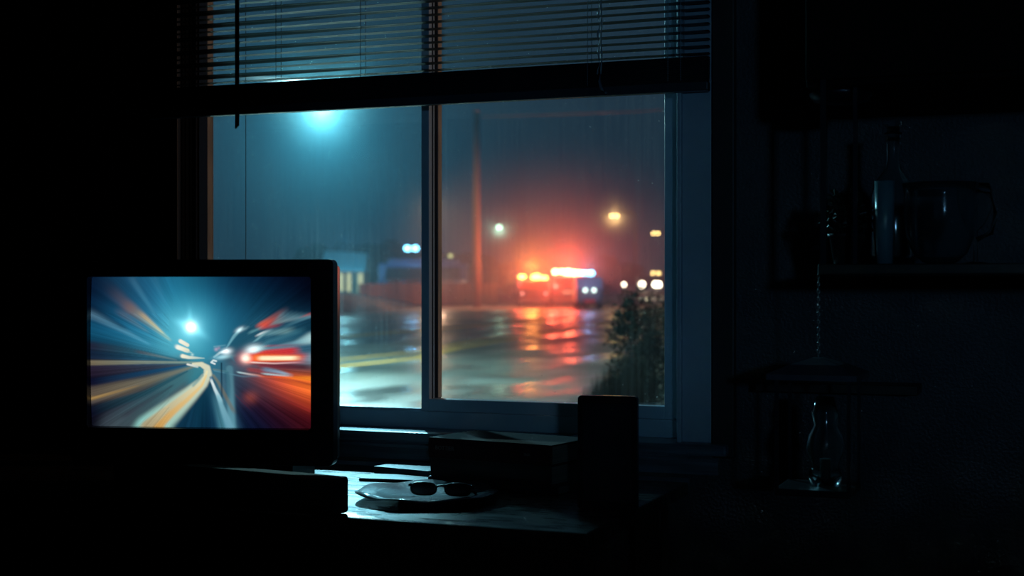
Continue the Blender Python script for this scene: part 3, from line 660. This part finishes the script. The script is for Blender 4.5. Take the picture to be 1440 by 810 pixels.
def leaves(mb, centre, ext, n, size, droop=.3, rnd=random):
    for _ in range(n):
        while True:
            p = Vector((rnd.uniform(-1, 1), rnd.uniform(-1, 1), rnd.uniform(-1, 1)))
            if p.length < 1: break
        c = Vector(centre)+Vector((p.x*ext[0], p.y*ext[1], p.z*ext[2]))
        d = Vector((rnd.uniform(-1, 1), rnd.uniform(-1, 1), rnd.uniform(-.6, .9))).normalized(); u = d.cross(Vector((rnd.uniform(-1, 1), rnd.uniform(-1, 1), rnd.uniform(-1, 1)))).normalized()
        q = size*rnd.uniform(.6, 1.3); wv = u*q*.28; nrm = d.cross(u)*q*.08
        mb.add([c, c+d*q*.5+wv+nrm, c+d*q, c+d*q*.5-wv+nrm], [(0, 1, 2, 3)])
    return mb
leaves(MB(), (0, 0, .085), (.042, .042, .045), 420, .018).build('foliage', M['leaf_in'], hp)
stems = MB()
for k in range(9):
    a = k*.7; stems.tube([(0, 0, .045), (.015*math.cos(a), .015*math.sin(a), .075), (.03*math.cos(a), .03*math.sin(a), .105)], .0012, 5)
stems.build('stem', M['leaf_in'], hp)

# hanging lantern and its chain
x, s = wpt(1151, -.42)
ZL = zat(692, s); hh = zat(503, s)-ZL
ln = thing('hanging_lantern', (x, -.42, ZL), 'dark metal lantern with glass chimney hanging below the wall shelf', 'lantern')
r = .078; zr = zat(524, s)-ZL
B((-r*.85, -r*.85, 0), (r*.85, r*.85, .012)).build('base', M['iron'], ln, .002)
for sx in (-1, 1):
    for sy in (-1, 1): B((sx*r*.8-.003, sy*r*.8-.003, .012), (sx*r*.8+.003, sy*r*.8+.003, zr-.008)).build('post', M['iron'], ln)
ro = MB().box((-r*1.0, -r*1.0, zr-.010), (r*1.0, r*1.0, zr))
ro.add([(-r, -r, zr), (r, -r, zr), (r, r, zr), (-r, r, zr), (-r*.55, -r*.55, zr+.016), (r*.55, -r*.55, zr+.016), (r*.55, r*.55, zr+.016), (-r*.55, r*.55, zr+.016), (-.01, -.01, hh), (.01, -.01, hh), (.01, .01, hh), (-.01, .01, hh)],
       [(0, 1, 5, 4), (1, 2, 6, 5), (2, 3, 7, 6), (3, 0, 4, 7), (4, 5, 9, 8), (5, 6, 10, 9), (6, 7, 11, 10), (7, 4, 8, 11), (8, 9, 10, 11), (3, 2, 1, 0)])
ro.build('roof', mat('lantern roof enamel', (.05, .055, .075), .4), ln)
cx = .042
MB().lathe([(.0005, .013), (.026, .013), (.030, .03), (.024, .05), (.034, .075), (.030, .10), (.020, .12), (.024, .14), (.016, .17), (.0145, .17), (.022, .14), (.018, .12), (.028, .10), (.032, .075), (.022, .05), (.028, .032), (.0005, .016)], 32, (.012, 0, 0), cap=False).build('chimney', M['glassy'], ln, smooth=True)
MB().lathe([(.010, .018), (.010, .06), (.0005, .062)], 16, (.012, 0, 0)).build('candle', M['wax'], ln)
ch = MB(); top = SZ-.018-ZL; nlk = 22
for k in range(nlk):
    zc = hh+(top-hh)*(k+.5)/nlk; lr = (top-hh)/nlk*.62
    pts = [((lr*.55*math.cos(a) if k % 2 else 0), (0 if k % 2 else lr*.55*math.cos(a)), zc+lr*math.sin(a)) for a in [2*math.pi*q/10 for q in range(11)]]
    ch.tube(pts, .0011, 5)
ch.build('chain', M['steel'], ln)
x, s = wpt(1062, -.09); x2, s2 = wpt(1290, -.09); z_ = zat(537, s)
lg = tag(B((0, -.09, -.02), (x2-x, 0, 0)).build('wall_ledge', M['wood_dark'], loc=(x, 0, z_), bevel=.002), 'narrow dark wall ledge behind the hanging lantern', 'ledge')

# ================================================================== OUTSIDE: GROUND AND ROAD
def poly(name, pts, z, m, kind='structure', label=None, thick=.01):
    n_ = len(pts); mb = MB().add([(p.x, p.y, z) for p in pts]+[(p.x, p.y, z-thick) for p in pts], [tuple(range(n_)), tuple(range(2*n_-1, n_-1, -1))]+[(i, i+n_, (i+1) % n_+n_, (i+1) % n_) for i in range(n_)])
    o = mb.build(name, m); o['kind'] = kind
    if label: o['label'] = label
    return o
poly('road', [Vector((-75, .3, 0)), Vector((40, .3, 0)), Vector((60, 220, 0)), Vector((-180, 220, 0))], STREET, M['asphalt'], label='wet asphalt street beyond the window', thick=.2)
def strip(name, path, wpx, m, z, label=None, dash=None):
    """a painted line on the ground: centre rows given per column, width in metres"""
    P = [gnd(px, py, z) for px, py in path]; Q = []
    for i in range(len(P)-1):
        for k in range(6): Q.append(P[i].lerp(P[i+1], k/6))
    Q.append(P[-1]); a_, b_ = [], []
    for i, p in enumerate(Q):
        d = (Q[min(i+1, len(Q)-1)]-Q[max(i-1, 0)]).normalized(); nn = Vector((-d.y, d.x, 0))*wpx*.5; a_.append(p+nn); b_.append(p-nn)
    return poly(name, a_+b_[::-1], z, m, label=label, thick=.004)
strip('road_marking', [(380, 530), (472, 516), (590, 503), (640, 490), (700, 480), (813, 462), (880, 450)], .30, M['yellow'], STREET+.006, 'near stripe of the double yellow centre line')
strip('road_marking', [(380, 516), (472, 506), (590, 494.5), (640, 484), (700, 474), (813, 458), (880, 447.5)], .26, M['yellow'], STREET+.006, 'far stripe of the double yellow centre line')
strip('road_marking', [(380, 481), (472, 474), (590, 464), (640, 460), (813, 447), (900, 441)], .85, M['yellow'], STREET+.006, 'single yellow line along the far lane')
# kerb apron and verge rising behind
kp = [(380, 452), (470, 447), (560, 442), (622, 437.5), (700, 436), (800, 434.5), (870, 433), (1010, 432)]
kf = [(380, 449), (470, 443.5), (560, 437.5), (622, 430.5), (700, 430), (800, 429.5), (870, 428.5), (1010, 428)]
poly('pavement', [gnd(a, b, STREET) for a, b in kp]+[gnd(a, b, STREET) for a, b in kf[::-1]], STREET+.03, M['kerb'], label='pale concrete strip along the far side of the street')
vg = []; fsx = []
bk = [(380, 408), (470, 413), (530, 420), (592, 427), (640, 427), (760, 427), (870, 426), (1010, 426)]
fr = [(380, 449), (470, 443.5), (530, 440), (592, 434), (640, 430.5), (760, 430), (870, 428.5), (1010, 428)]
for (a, b), (c, d) in zip(fr, bk):
    p = gnd(a, b, STREET); sfr = (HC-STREET)*F/(b-400); s2_ = sfr+16; zb2 = max(zat(d, s2_), STREET+.02)
    vg += [(p.x, p.y, STREET+.02), tuple(ray(c, s2_, zb2)), tuple(ray(c, s2_+90, zb2+.3))]
n_ = len(fr)
for i in range(n_-1): fsx += [(i*3, i*3+3, i*3+4, i*3+1), (i*3+1, i*3+4, i*3+5, i*3+2)]
vo = MB().add(vg, fsx).build('verge', M['verge']); vo['kind'] = 'structure'; vo['label'] = 'dry grass bank along the far side of the street'

# near ground under the bush
gb = poly('near_verge', [gnd(812, 600), gnd(840, 560), gnd(905, 500), gnd(1000, 470), ray(1150, 25, 0), ray(1150, 4.5, 0), ray(790, 6, 0)], STREET+.03, M['verge'], label='rough ground at the window side of the street')

# ------------------------------------------------------------------ bush
rb = random.Random(11)
bc = ray(905, 9.5, STREET)
bush = thing('bush', (bc.x, bc.y, STREET+.03), 'tall leafy bush close outside the right window pane', 'bush')
def rel(px, s, py): p = ray(px, s, zat(py, s)); return (p.x-bc.x, p.y-bc.y, p.z-STREET-.03)
fol = MB()
for (px, s, py, rx, rz_, nn) in ((880, 9.6, 452, .085, .11, 500), (890, 9.5, 428, .05, .10, 240), (872, 9.6, 474, .09, .10, 420), (908, 9.4, 470, .11, .17, 900), (925, 9.5, 505, .15, .18, 1000), (880, 9.6, 520, .12, .16, 800),
                                (902, 9.5, 545, .20, .15, 900), (935, 9.6, 450, .07, .10, 300), (930, 9.3, 560, .20, .15, 700), (860, 9.5, 555, .13, .11, 500), (960, 9.6, 500, .18, .3, 700), (918, 9.6, 440, .05, .07, 150)):
    leaves(fol, rel(px, s, py), (rx, .18, rz_), nn, .028, rnd=rb)
for k in range(46):                          # sprigs poking out at the top
    px = rb.uniform(862, 935); py = rb.uniform(402, 470); p = Vector(rel(px, 9.5, py))
    leaves(fol, p, (.012, .03, .03), 9, .022, rnd=rb)
fol.build('foliage', M['foliage'], bush)
tw = MB()
for k in range(26):
    px = rb.uniform(866, 932); py = rb.uniform(408, 470); e = Vector(rel(px, 9.5, py)); b0 = Vector((rb.uniform(-.1, .1), rb.uniform(-.1, .1), 0)); mid = b0.lerp(e, .5)+Vector((rb.uniform(-.05, .05), 0, 0))
    tw.tube([b0, mid, e], [.008, .005, .002], 5)
tw.build('branches', M['twig'], bush)
gg = ray(845, 9.0, STREET)
gr = MB()
for k in range(1500):
    px = rb.gauss(850, 26); px = max(806, min(950, px)); s = rb.uniform(7.5, 10.5); top = 560-(px-806)*.9+rb.uniform(-6, 34); top = max(top, 478)
    b0 = ray(px, s, STREET+.03); tz = zat(top, s); dx = rb.uniform(-.05, .05)
    q = Vector((RT.x, RT.y, 0))*.004
    mid = Vector((b0.x+dx*.4, b0.y, (b0.z+tz)/2)); tp = Vector((b0.x+dx, b0.y, tz))
    gr.add([b0-q, b0+q, mid+q*.8, tp, mid-q*.8], [(0, 1, 2, 4), (4, 2, 3)])
g_ = gr.build('tall_grass', M['foliage']); tag(g_, 'tall weeds and grass at the foot of the bush', 'grass', kind='stuff')

# ------------------------------------------------------------------ utility pole and wire
sp = 98
up = thing('utility_pole', ray(670, sp, STREET), 'tall wooden utility pole standing beyond the street', 'pole')
hp_ = zat(158, sp)-STREET
MB().tube([(0, 0, 0), (0, 0, hp_*.5), (0, 0, hp_)], [.30, .26, .21], 16).build('shaft', M['bark'], up, smooth=True)
MB().lathe([(.24, 0), (.24, .12), (.05, .2)], 16, (0, 0, hp_)).build('pole_cap', M['steel'], up, smooth=True)
p0 = ray(675, sp, zat(164, sp)); p1 = ray(1030, 90, zat(148, 90))
pts = [p0.lerp(p1, k/12)-Vector((0, 0, .12*math.sin(math.pi*k/12))) for k in range(13)]
tag(MB().tube(pts, .035, 5).build('overhead_wire', mat('wire insulation', (.10, .14, .16), .6)), 'overhead wire running right from the utility pole', 'wire')

# ------------------------------------------------------------------ street lamps
def street_lamp(px, py, s, lens, color, watts, label, arm=1.6, heads=1, size=.10, side=1, r=.16, spot=None, gap=.28, group=None, at=None):
    z = zat(py, s); base = ray(px, s, STREET) if at is None else Vector((at[0], at[1], STREET))
    if at is not None: z = at[2]
    base += Vector((RT.x, RT.y, 0))*arm*side
    t = thing('street_lamp', base, label, 'street lamp', group=group)
    H = z-STREET
    MB().tube([(0, 0, 0), (0, 0, H*.6), (0, 0, H+.15)], [.09, .07, .05], 10).build('pole', M['lamp_post'], t, smooth=True)
    d = Vector((-RT.x*side, -RT.y*side, 0))
    if arm > .2: MB().tube([(0, 0, H+.1), tuple(d*arm*.5+Vector((0, 0, H+.30))), tuple(d*(arm-.2)+Vector((0, 0, H+.18)))], .04, 8).build('arm', M['lamp_post'], t, smooth=True)
    for k in range(heads):
        off = d*arm+Vector((RT.x, RT.y, 0))*gap*(k-(heads-1)/2)
        MB().ball((off.x, off.y, H+r*1.0), r*1.0, 1.2, 1.2, .4).build('lamp_head', M['lamp_post'], t, smooth=True)
        MB().ball((off.x, off.y, H), r, 1, 1, 1).build('lens', lens, t, smooth=True)
    o = base+d*arm; lo = lamp('lamp_light', (o.x, o.y, z-r-.06), color, watts, size, spot=spot[0] if spot else None, target=spot[1] if spot else None)
    lo.parent = t; lo.matrix_parent_inverse = Matrix.Translation(-base)
    return t
street_lamp(452, 128, 28, E_cyan, (.42, .88, .92), 3500, 'bright cyan street lamp just behind the blind rail', arm=3.4, side=-1, r=.14)
g_ = gnd(478, 548); lamp('road_beam', ray(452, 28, zat(132, 28)-.25), (.48, .92, .90), 5200, .12, spot=60, target=(g_.x, g_.y, STREET))
street_lamp(200, -70, 8, E_cyan, (.25, .80, 1.0), 600, 'unseen cyan lamp added for the shelf glass, outside left of the window', arm=1.2, side=-1, r=.10)  # helper out of view, brightens the glassware and slats
street_lamp(470, -200, 6.0, E_cyan, (.30, .82, 1.0), 1250, 'unseen cyan lamp added to light the table, above the left pane', arm=2.6, side=-1, r=.10, spot=(7.5, (-.24, -.34, .75)))  # helper spot above the view, makes the bright patch on the table
street_lamp(452, 374, 66, E_amber, (1.0, .62, .34), 260, 'warm lamp added to light the grass bank, behind the television', arm=0, r=.12)  # hidden helper that warms the bank
street_lamp(606, 285, 93, E_amber, (1.0, .58, .28), 1500, 'amber lamp added for the bank and pole, hidden behind the middle window stile', arm=0, r=.2)  # helper kept out of sight by the stile
street_lamp(702, 319, 115, E_green, (.45, 1.0, .72), 260, 'distant greenish street lamp right of the utility pole', arm=1.5, r=.20)
street_lamp(864, 303, 110, E_amber, (1.0, .62, .22), 400, 'distant twin amber street lamp high over the right of the street', arm=1.6, heads=2, r=.13, gap=.42)
street_lamp(922, 328, 125, E_amber, (1.0, .66, .28), 250, 'amber street lamp at mid height near the right pane edge', arm=1.6, heads=2, r=.13, gap=.42)
street_lamp(922, 384, 150, E_amber, (1.0, .70, .32), 250, 'low amber street lamp just above the parked headlights', arm=2, heads=2, r=.18, gap=.60)
street_lamp(633.5, 359.5, 130, emit('dim globe', (.75, .80, .35), 1.3), (.8, .8, .4), 30, 'small dim yellow lamp left of the utility pole', arm=.8, r=.20)
street_lamp(0, 0, 10, E_cyan, (.22, .58, 1.0), 62, 'cool fill lamp added behind the rear wall opening', arm=.8, r=.10, at=(3.0, -6.5, 1.72))  # unseen helper giving the room its blue fill
lamp('warm_fill', (2.6, 1.3, 2.2), (1.0, .60, .36), 38, .05)  # unseen warm light added for the window frame edges

# ------------------------------------------------------------------ vehicles
def wheel(t, x, y, r=.36, wd=.24):
    o = MB().lathe([(.001, -wd/2), (r*.9, -wd/2), (r, -wd*.35), (r, wd*.35), (r*.9, wd/2), (.001, wd/2)], 20, cap=False).build('wheel', M['rubber'], t, smooth=True)
    o.rotation_euler = (0, math.pi/2, 0); o.location = (x, y, r); return o
def vehicle(name, px, s, label, cat, w=2.2, l=6.5, h=2.3, paint='car_red', style='box', rz=0, z0=STREET, extra=None):
    """nose towards -y locally; x across"""
    p = ray(px, s, z0+.03); t = thing(name, p, label, cat, TH+rz)
    hw = w/2
    def side(prof): return MB().add([(-hw, a, b) for a, b in prof]+[(hw, a, b) for a, b in prof],
        [tuple(range(len(prof))), tuple(range(2*len(prof)-1, len(prof)-1, -1))]+[(i, i+len(prof), (i+1) % len(prof)+len(prof), (i+1) % len(prof)) for i in range(len(prof))])
    if style == 'box':
        side([(-l/2, .45), (-l/2, h*.62), (-l/2+.35, h*.95), (-l/2+.6, h), (l/2, h), (l/2, .45)]).build('body', M[paint], t, .06)
        MB().add([(-hw*.86, -l/2-.012, h*.60), (hw*.86, -l/2-.012, h*.60), (hw*.82, -l/2+.31, h*.90), (-hw*.82, -l/2+.31, h*.90)], [(0, 1, 2, 3)]).build('windscreen', M['car_glass'], t).modifiers.new('s', 'SOLIDIFY').thickness = .03
    else:
        side([(-l/2, .35), (-l/2, .72), (-l/2+.2, .86), (-l*.22, .98), (-l*.10, h), (l*.25, h), (l*.38, 1.0), (l/2, .92), (l/2, .35)]).build('body', M[paint], t, .08)
        MB().add([(-hw*.84, -l*.215, 1.02), (hw*.84, -l*.215, 1.02), (hw*.78, -l*.115, h-.06), (-hw*.78, -l*.115, h-.06)], [(0, 1, 2, 3)]).build('windscreen', M['car_glass'], t).modifiers.new('s', 'SOLIDIFY').thickness = .03
    B((-hw*.95, -l/2-.12, .38), (hw*.95, -l/2+.02, .58)).build('bumper', M['steel'], t, .03)
    for sx in (-1, 1):
        for yy in (-l*.31, l*.31): wheel(t, sx*(hw-.12), yy)
    if extra: extra(t, w, l, h)
    return t
def lightbar(t, items, y, z):
    lo_ = min(i[0] for i in items)-.2; hi_ = max(i[0] for i in items)+.2
    bar = B((lo_, y-.02, z-.16), (hi_, y+.28, z-.08)).build('light_bar', M['black'], t, .01)
    for (x, r, m, sx, *dz) in items: MB().ball((x, y, z+(dz[0] if dz else 0)), r, sx, .8, .9).build('lens', m, bar, smooth=True)
def heads(t, w, l, z, m, r=.14, dx=.72):
    for sx in (-1, 1): MB().ball((sx*dx, -l/2-.10, z), r, 1, .5, 1).build('headlight', m, t, smooth=True)

S1 = 100
def amber(t, w, l, h):
    lightbar(t, [(-.80, .14, E_flasha, 1.9, .03), (-.06, .15, E_flasha, 1, .02), (.22, .25, E_flasha, 1.1, 0), (.72, .22, E_flasha, 1.2, -.12)], -l/2+.7, h+.12)
    heads(t, w, l, .95, E_pink, .10, .8)
vehicle('tow_truck', 750, S1, 'recovery truck with a row of amber flashers, left of the red engine', 'truck', w=2.2, l=6.0, h=zat(390, S1)-STREET-.15, paint='car_red', extra=amber)
def fire(t, w, l, h):
    lightbar(t, [(-1.02, .19, E_flashw, 1, .08), (-.58, .17, E_flashw, 1, .10), (-.12, .30, E_flashw, 1.0, 0), (.28, .30, E_flashw, 1.0, -.08), (.62, .24, E_flashw, 1.0, -.06)], -l/2+.7, h+.12)
    heads(t, w, l, 1.45, E_pink, .13, 1.0)
    B((-.55, -l/2-.05, .95), (.25, -l/2-.01, 1.12)).build('number_plate', emit('lit plate', (1, .42, .25), 1.0), t)
    for k in range(5): B((-.9, -l/2-.04, 1.25+.09*k), (.9, -l/2-.005, 1.29+.09*k)).build('grille_bar', M['steel'], t)
vehicle('fire_engine', 799, S1+1, 'red fire engine with white-hot flashers on its roof', 'fire engine', w=2.5, l=7.5, h=zat(384, S1)-STREET-.15, paint='car_red', extra=fire)
def police(t, w, l, h):
    lightbar(t, [(-.28, .17, E_flashb, 1.3), (.12, .19, E_flashb, 1.4)], -l/2+1.2, zat(385, S1-6)-STREET)
    heads(t, w, l, 1.20, E_cool, .12, .28)
    for sx in (-1, 1): B((sx*.62-.06, -l/2-.16, .5), (sx*.62+.06, -l/2-.12, 1.35)).build('push_bar', M['car_white'], t)
    B((-.35, -l/2-.17, .42), (.35, -l/2-.13, .6)).build('marker', emit('red marker', (.8, .05, .06), .35), t)
vehicle('police_van', 826, S1-6, 'white police van with blue flashers right of the fire engine', 'police van', w=1.75, l=5.2, h=zat(386, S1-6)-STREET-.2, paint='car_white', extra=police)
def bluetop(t, w, l, h):
    hh_ = zat(350, 116)-STREET
    bar = B((-2.9, -.5, h-.02), (2.9, .5, h+.35)).build('roof_rack', M['car_blue'], t, .03)
    for x_ in (-1.30, -.66): MB().ball((x_, -.55, hh_), .22, 1.2, .8, 1).build('flasher', E_flashb, t, smooth=True)
    for k in range(4): B((-2.6+1.35*k, -w/2-.03, 1.0), (-1.5+1.35*k, -w/2+.01, 2.0)).build('locker_door', M['car_red'], t, .02)
t_ = vehicle('ladder_truck', 596, 116, 'long dark rescue truck with blue flashers, behind the middle stile', 'truck', w=7.2, l=2.4, h=zat(366, 116)-STREET-.3, paint='car_blue', extra=bluetop)
for px, s, lbl, m, rr in ((884, 138, 'parked car with warm headlights left of the brightest pair', E_white, .20), (909, 132, 'parked car with the brightest headlights behind the bush', E_white, .30), (932, 136, 'parked car with headlights at the right edge of the pane', E_white, .30)):
    def hd(t, w, l, h, m=m, rr=rr): heads(t, w, l, 1.17-(STREET+.35)-.03, m, rr*.9, .62)
    vehicle('car', px, s, lbl, 'car', w=1.75, l=4.3, h=2.0, paint='car_dark', style='car', z0=STREET+.35, extra=hd)
poly('car_park', [ray(780, 112, 0), ray(1100, 112, 0), ray(1130, 170, 0), ray(760, 170, 0)], STREET+.36, M['asphalt'], label='raised parking area behind the bush', thick=.5)

# ------------------------------------------------------------------ house and trees
hs = 118; hz = zat(413, hs)-.4
hb = ray(490, hs, hz); hl, hr_ = ray(455, hs, 0), ray(511, hs, 0); hw_ = (hr_-hl).length
ho = thing('house', ray(455, hs, hz), 'small pale house with a blue-lit roof beyond the grass bank', 'house', TH)
ze_ = zat(381, hs)-hz; zr_ = zat(362, hs)-hz
B((0, 0, 0), (hw_, 5, ze_)).build('wall', M['siding'], ho)
MB().add([(-.2, -.35, ze_-.05), (hw_+.1, -.35, ze_-.05), (hw_+.1, 5.3, ze_-.05), (-.2, 5.3, ze_-.05), (-.2, 2.4, zr_+.6), (hw_+.1, 2.4, zr_+.4), (-.2, -.30, zr_*.0+ze_+.1), (hw_+.1, -.30, ze_+.1)],
         [(0, 1, 2, 3), (6, 7, 5, 4), (0, 6, 4, 3), (1, 2, 5, 7), (0, 1, 7, 6), (3, 4, 5, 2)]).build('roof', M['roof_blue'], ho)
for px in (480, 490.5, 507):
    x_ = (ray(px, hs, 0)-hl).length; B((x_-.17, -.06, .45), (x_+.17, -.01, ze_-.2)).build('window', M['lit_win'], ho)
for px in (474, 485.5, 497.5):
    x_ = (ray(px, hs, 0)-hl).length; B((x_-.12, -.02, .1), (x_+.12, .0, ze_-.1)).build('shutter', M['car_dark'], ho)
tr_ = random.Random(5)
def tree(px, s, w_, htop, label):
    b0 = ray(px, s, STREET); zt_ = zat(htop, s)-STREET; t = thing('tree', b0, label, 'tree', group='trees beyond the street')
    mb = MB()
    for k in range(9):
        a = tr_.uniform(0, 6.28); q = tr_.uniform(0, 1); mb.ball((math.cos(a)*w_*.3*q, math.sin(a)*w_*.3*q, zt_*(.38+.45*tr_.random())), w_*.26*tr_.uniform(.7, 1.1), 1, 1, .9, 14, 10, .12)
    mb.build('crown', M['tree'], t, smooth=True)
    MB().tube([(0, 0, 0), (0, 0, zt_*.5)], [.25, .16], 8).build('trunk', M['trunk'], t)
TREES = [(445, 150, 5, 345, 'dark tree just above the left part of the television top'), (484, 140, 5.4, 336, 'dark tree behind the pale house'), (512, 158, 5.4, 328, 'tallest dark tree, right of the pale house'),
 (536, 143, 4.6, 334, 'dark tree between the pale house and the blue flashers'), (563, 156, 4.6, 344, 'dark tree just left of the blue flashers'), (590, 140, 4.6, 350, 'dark tree partly behind the middle stile'),
 (628, 156, 5, 352, 'tree behind the small dim yellow lamp'), (655, 141, 4.6, 360, 'tree just left of the utility pole'), (692, 155, 5, 358, 'tree below the greenish street lamp'), (724, 140, 5, 366, 'tree left of the amber flashers'),
 (764, 156, 5, 362, 'red-lit tree behind the emergency vehicles'), (850, 182, 7, 368, 'tree between the police van and the parked headlights'), (890, 196, 7, 372, 'far tree above the parked headlights')]
for px, s, w_, ht, TL in TREES:
    tree(px, s, w_, ht, TL)
fb = [ray(505, 104, 0), ray(592, 106, 0), ray(700, 108, 0)]
hg = MB(); 
for i in range(2):
    a, b = fb[i], fb[i+1]; d = (b-a).normalized(); nn = Vector((-d.y, d.x, 0))*.06
    hg.add([(a.x, a.y, STREET), (b.x, b.y, STREET), (b.x+nn.x, b.y+nn.y, STREET), (a.x+nn.x, a.y+nn.y, STREET), (a.x, a.y, zat(399, 105)), (b.x, b.y, zat(398, 106)), (b.x+nn.x, b.y+nn.y, zat(398, 106)), (a.x+nn.x, a.y+nn.y, zat(399, 105))],
           [(0, 1, 5, 4), (1, 2, 6, 5), (2, 3, 7, 6), (3, 0, 4, 7), (4, 5, 6, 7)])
tag(hg.build('board_fence', mat('brown fence boards', (.20, .13, .09), .8, noise=((1.5, 1.5, .1), (.12, .08, .06), .4, .6))), 'low brown board fence behind the verge, left of the fire engine', 'fence')

# lights of the emergency vehicles and parked cars, plus added roof and fence fills
for px, py, s, c, wt, sz_ in ((748, 374, S1-2.5, (1.0, .26, .05), 1300, .3), (800, 366, S1-2.5, (1.0, .08, .04), 2000, .35), (776, 396, S1-8, (1.0, .08, .04), 900, .3), (828, 374, S1-10, (.22, .40, .9), 130, .2),
                              (730, 385, S1-3, (1.0, .08, .06), 250, .3), (580, 342, 113.5, (.10, .50, 1.0), 200, .2), (484, 345, 112, (.25, .8, 1.0), 1100, .3),
                              (906, 402, 126, (1.0, .85, .55), 300, .3), (618, 392, 90, (1.0, .58, .38), 260, .3)):
    lamp('flash_fill_light', ray(px, s, zat(py, s)), c, wt, sz_)

# ------------------------------------------------------------------ the night mist
mm = bpy.data.materials.new('thin night mist'); mm.use_nodes = True; n = mm.node_tree.nodes; n.clear()
vs_ = n.new('ShaderNodeVolumeScatter'); vs_.inputs['Color'].default_value = (.32, .60, 1, 1); vs_.inputs['Density'].default_value = MIST; vs_.inputs['Anisotropy'].default_value = 0.0  # blue of the night glow put into the mist colour
o_ = n.new('ShaderNodeOutputMaterial'); mm.node_tree.links.new(vs_.outputs[0], o_.inputs['Volume'])
mm.cycles.volume_sampling = 'MULTIPLE_IMPORTANCE'
mi = B((-160, .6, STREET-.6), (60, 215, 45)).build('night_mist', mm)
tag(mi, 'thin mist filling the street outside', 'mist', kind='stuff')

# denser banks added for the halos round the lights: thick in the middle, thinning outwards
def glow_bank(name, loc, scale, density, label, kind_='mist', tint=(1, 1, 1)):
    m = bpy.data.materials.new(name); m.use_nodes = True; n = m.node_tree.nodes; L = m.node_tree.links; n.clear()
    v = n.new('ShaderNodeVolumeScatter'); o = n.new('ShaderNodeOutputMaterial'); L.new(v.outputs[0], o.inputs['Volume']); v.inputs['Color'].default_value = (*tint, 1)
    tc = n.new('ShaderNodeTexCoord'); ln_ = n.new('ShaderNodeVectorMath'); ln_.operation = 'LENGTH'; L.new(tc.outputs['Object'], ln_.inputs[0])
    mr = n.new('ShaderNodeMapRange'); mr.inputs['From Min'].default_value = 0; mr.inputs['From Max'].default_value = 1; mr.inputs['To Min'].default_value = 1; mr.inputs['To Max'].default_value = 0
    L.new(ln_.outputs['Value'], mr.inputs['Value']); pw = n.new('ShaderNodeMath'); pw.operation = 'POWER'; pw.inputs[1].default_value = 1.8; L.new(mr.outputs[0], pw.inputs[0])
    mu = n.new('ShaderNodeMath'); mu.operation = 'MULTIPLY'; mu.inputs[1].default_value = density; L.new(pw.outputs[0], mu.inputs[0]); L.new(mu.outputs[0], v.inputs['Density'])
    o_ = MB().ball((0, 0, 0), 1, 1, 1, 1, 40, 24).build(name, m); o_.location = loc; o_.scale = scale
    return tag(o_, label, kind_, kind='stuff')
sc_ = ray(778, 95, 0); glow_bank('red_glow_volume', (sc_.x, sc_.y, 1.9), (15, 12, 10), .062, 'volume added for the red glow around the emergency vehicles', 'glow volume')  # scattering volume added to hold the red glow near the vehicles
sc_ = ray(452, 28, 0); glow_bank('lamp_glow_mist', (sc_.x, sc_.y, 3.4), (7.5, 5, 5.5), .007, 'cyan-tinted mist added for the glow round the bright street lamp', tint=(.12, .72, 1))  # cyan lamp glow put into the volume's tint
glow_bank('lamp_glow_mist', tuple(ray(452, 28, zat(132, 28))), (1.5, 1.5, 1.5), .022, 'small mist ball added for the glow at the cyan lamp head', tint=(.5, .95, 1))
for px_, py_, s_, lb_ in ((702, 319, 115, 'mist added for the greenish glow round the distant street lamp'), (864, 303, 110, 'mist added for the amber glow round the twin street lamp'), (922, 384, 138, 'mist added for the pale glow round the parked headlights')):
    q_ = ray(px_, s_, zat(py_, s_)); glow_bank('lamp_glow_mist', tuple(q_), (2.4, 2.4, 2.4) if s_ < 130 else (6, 6, 3.5), .14 if s_ < 130 else .03, lb_)
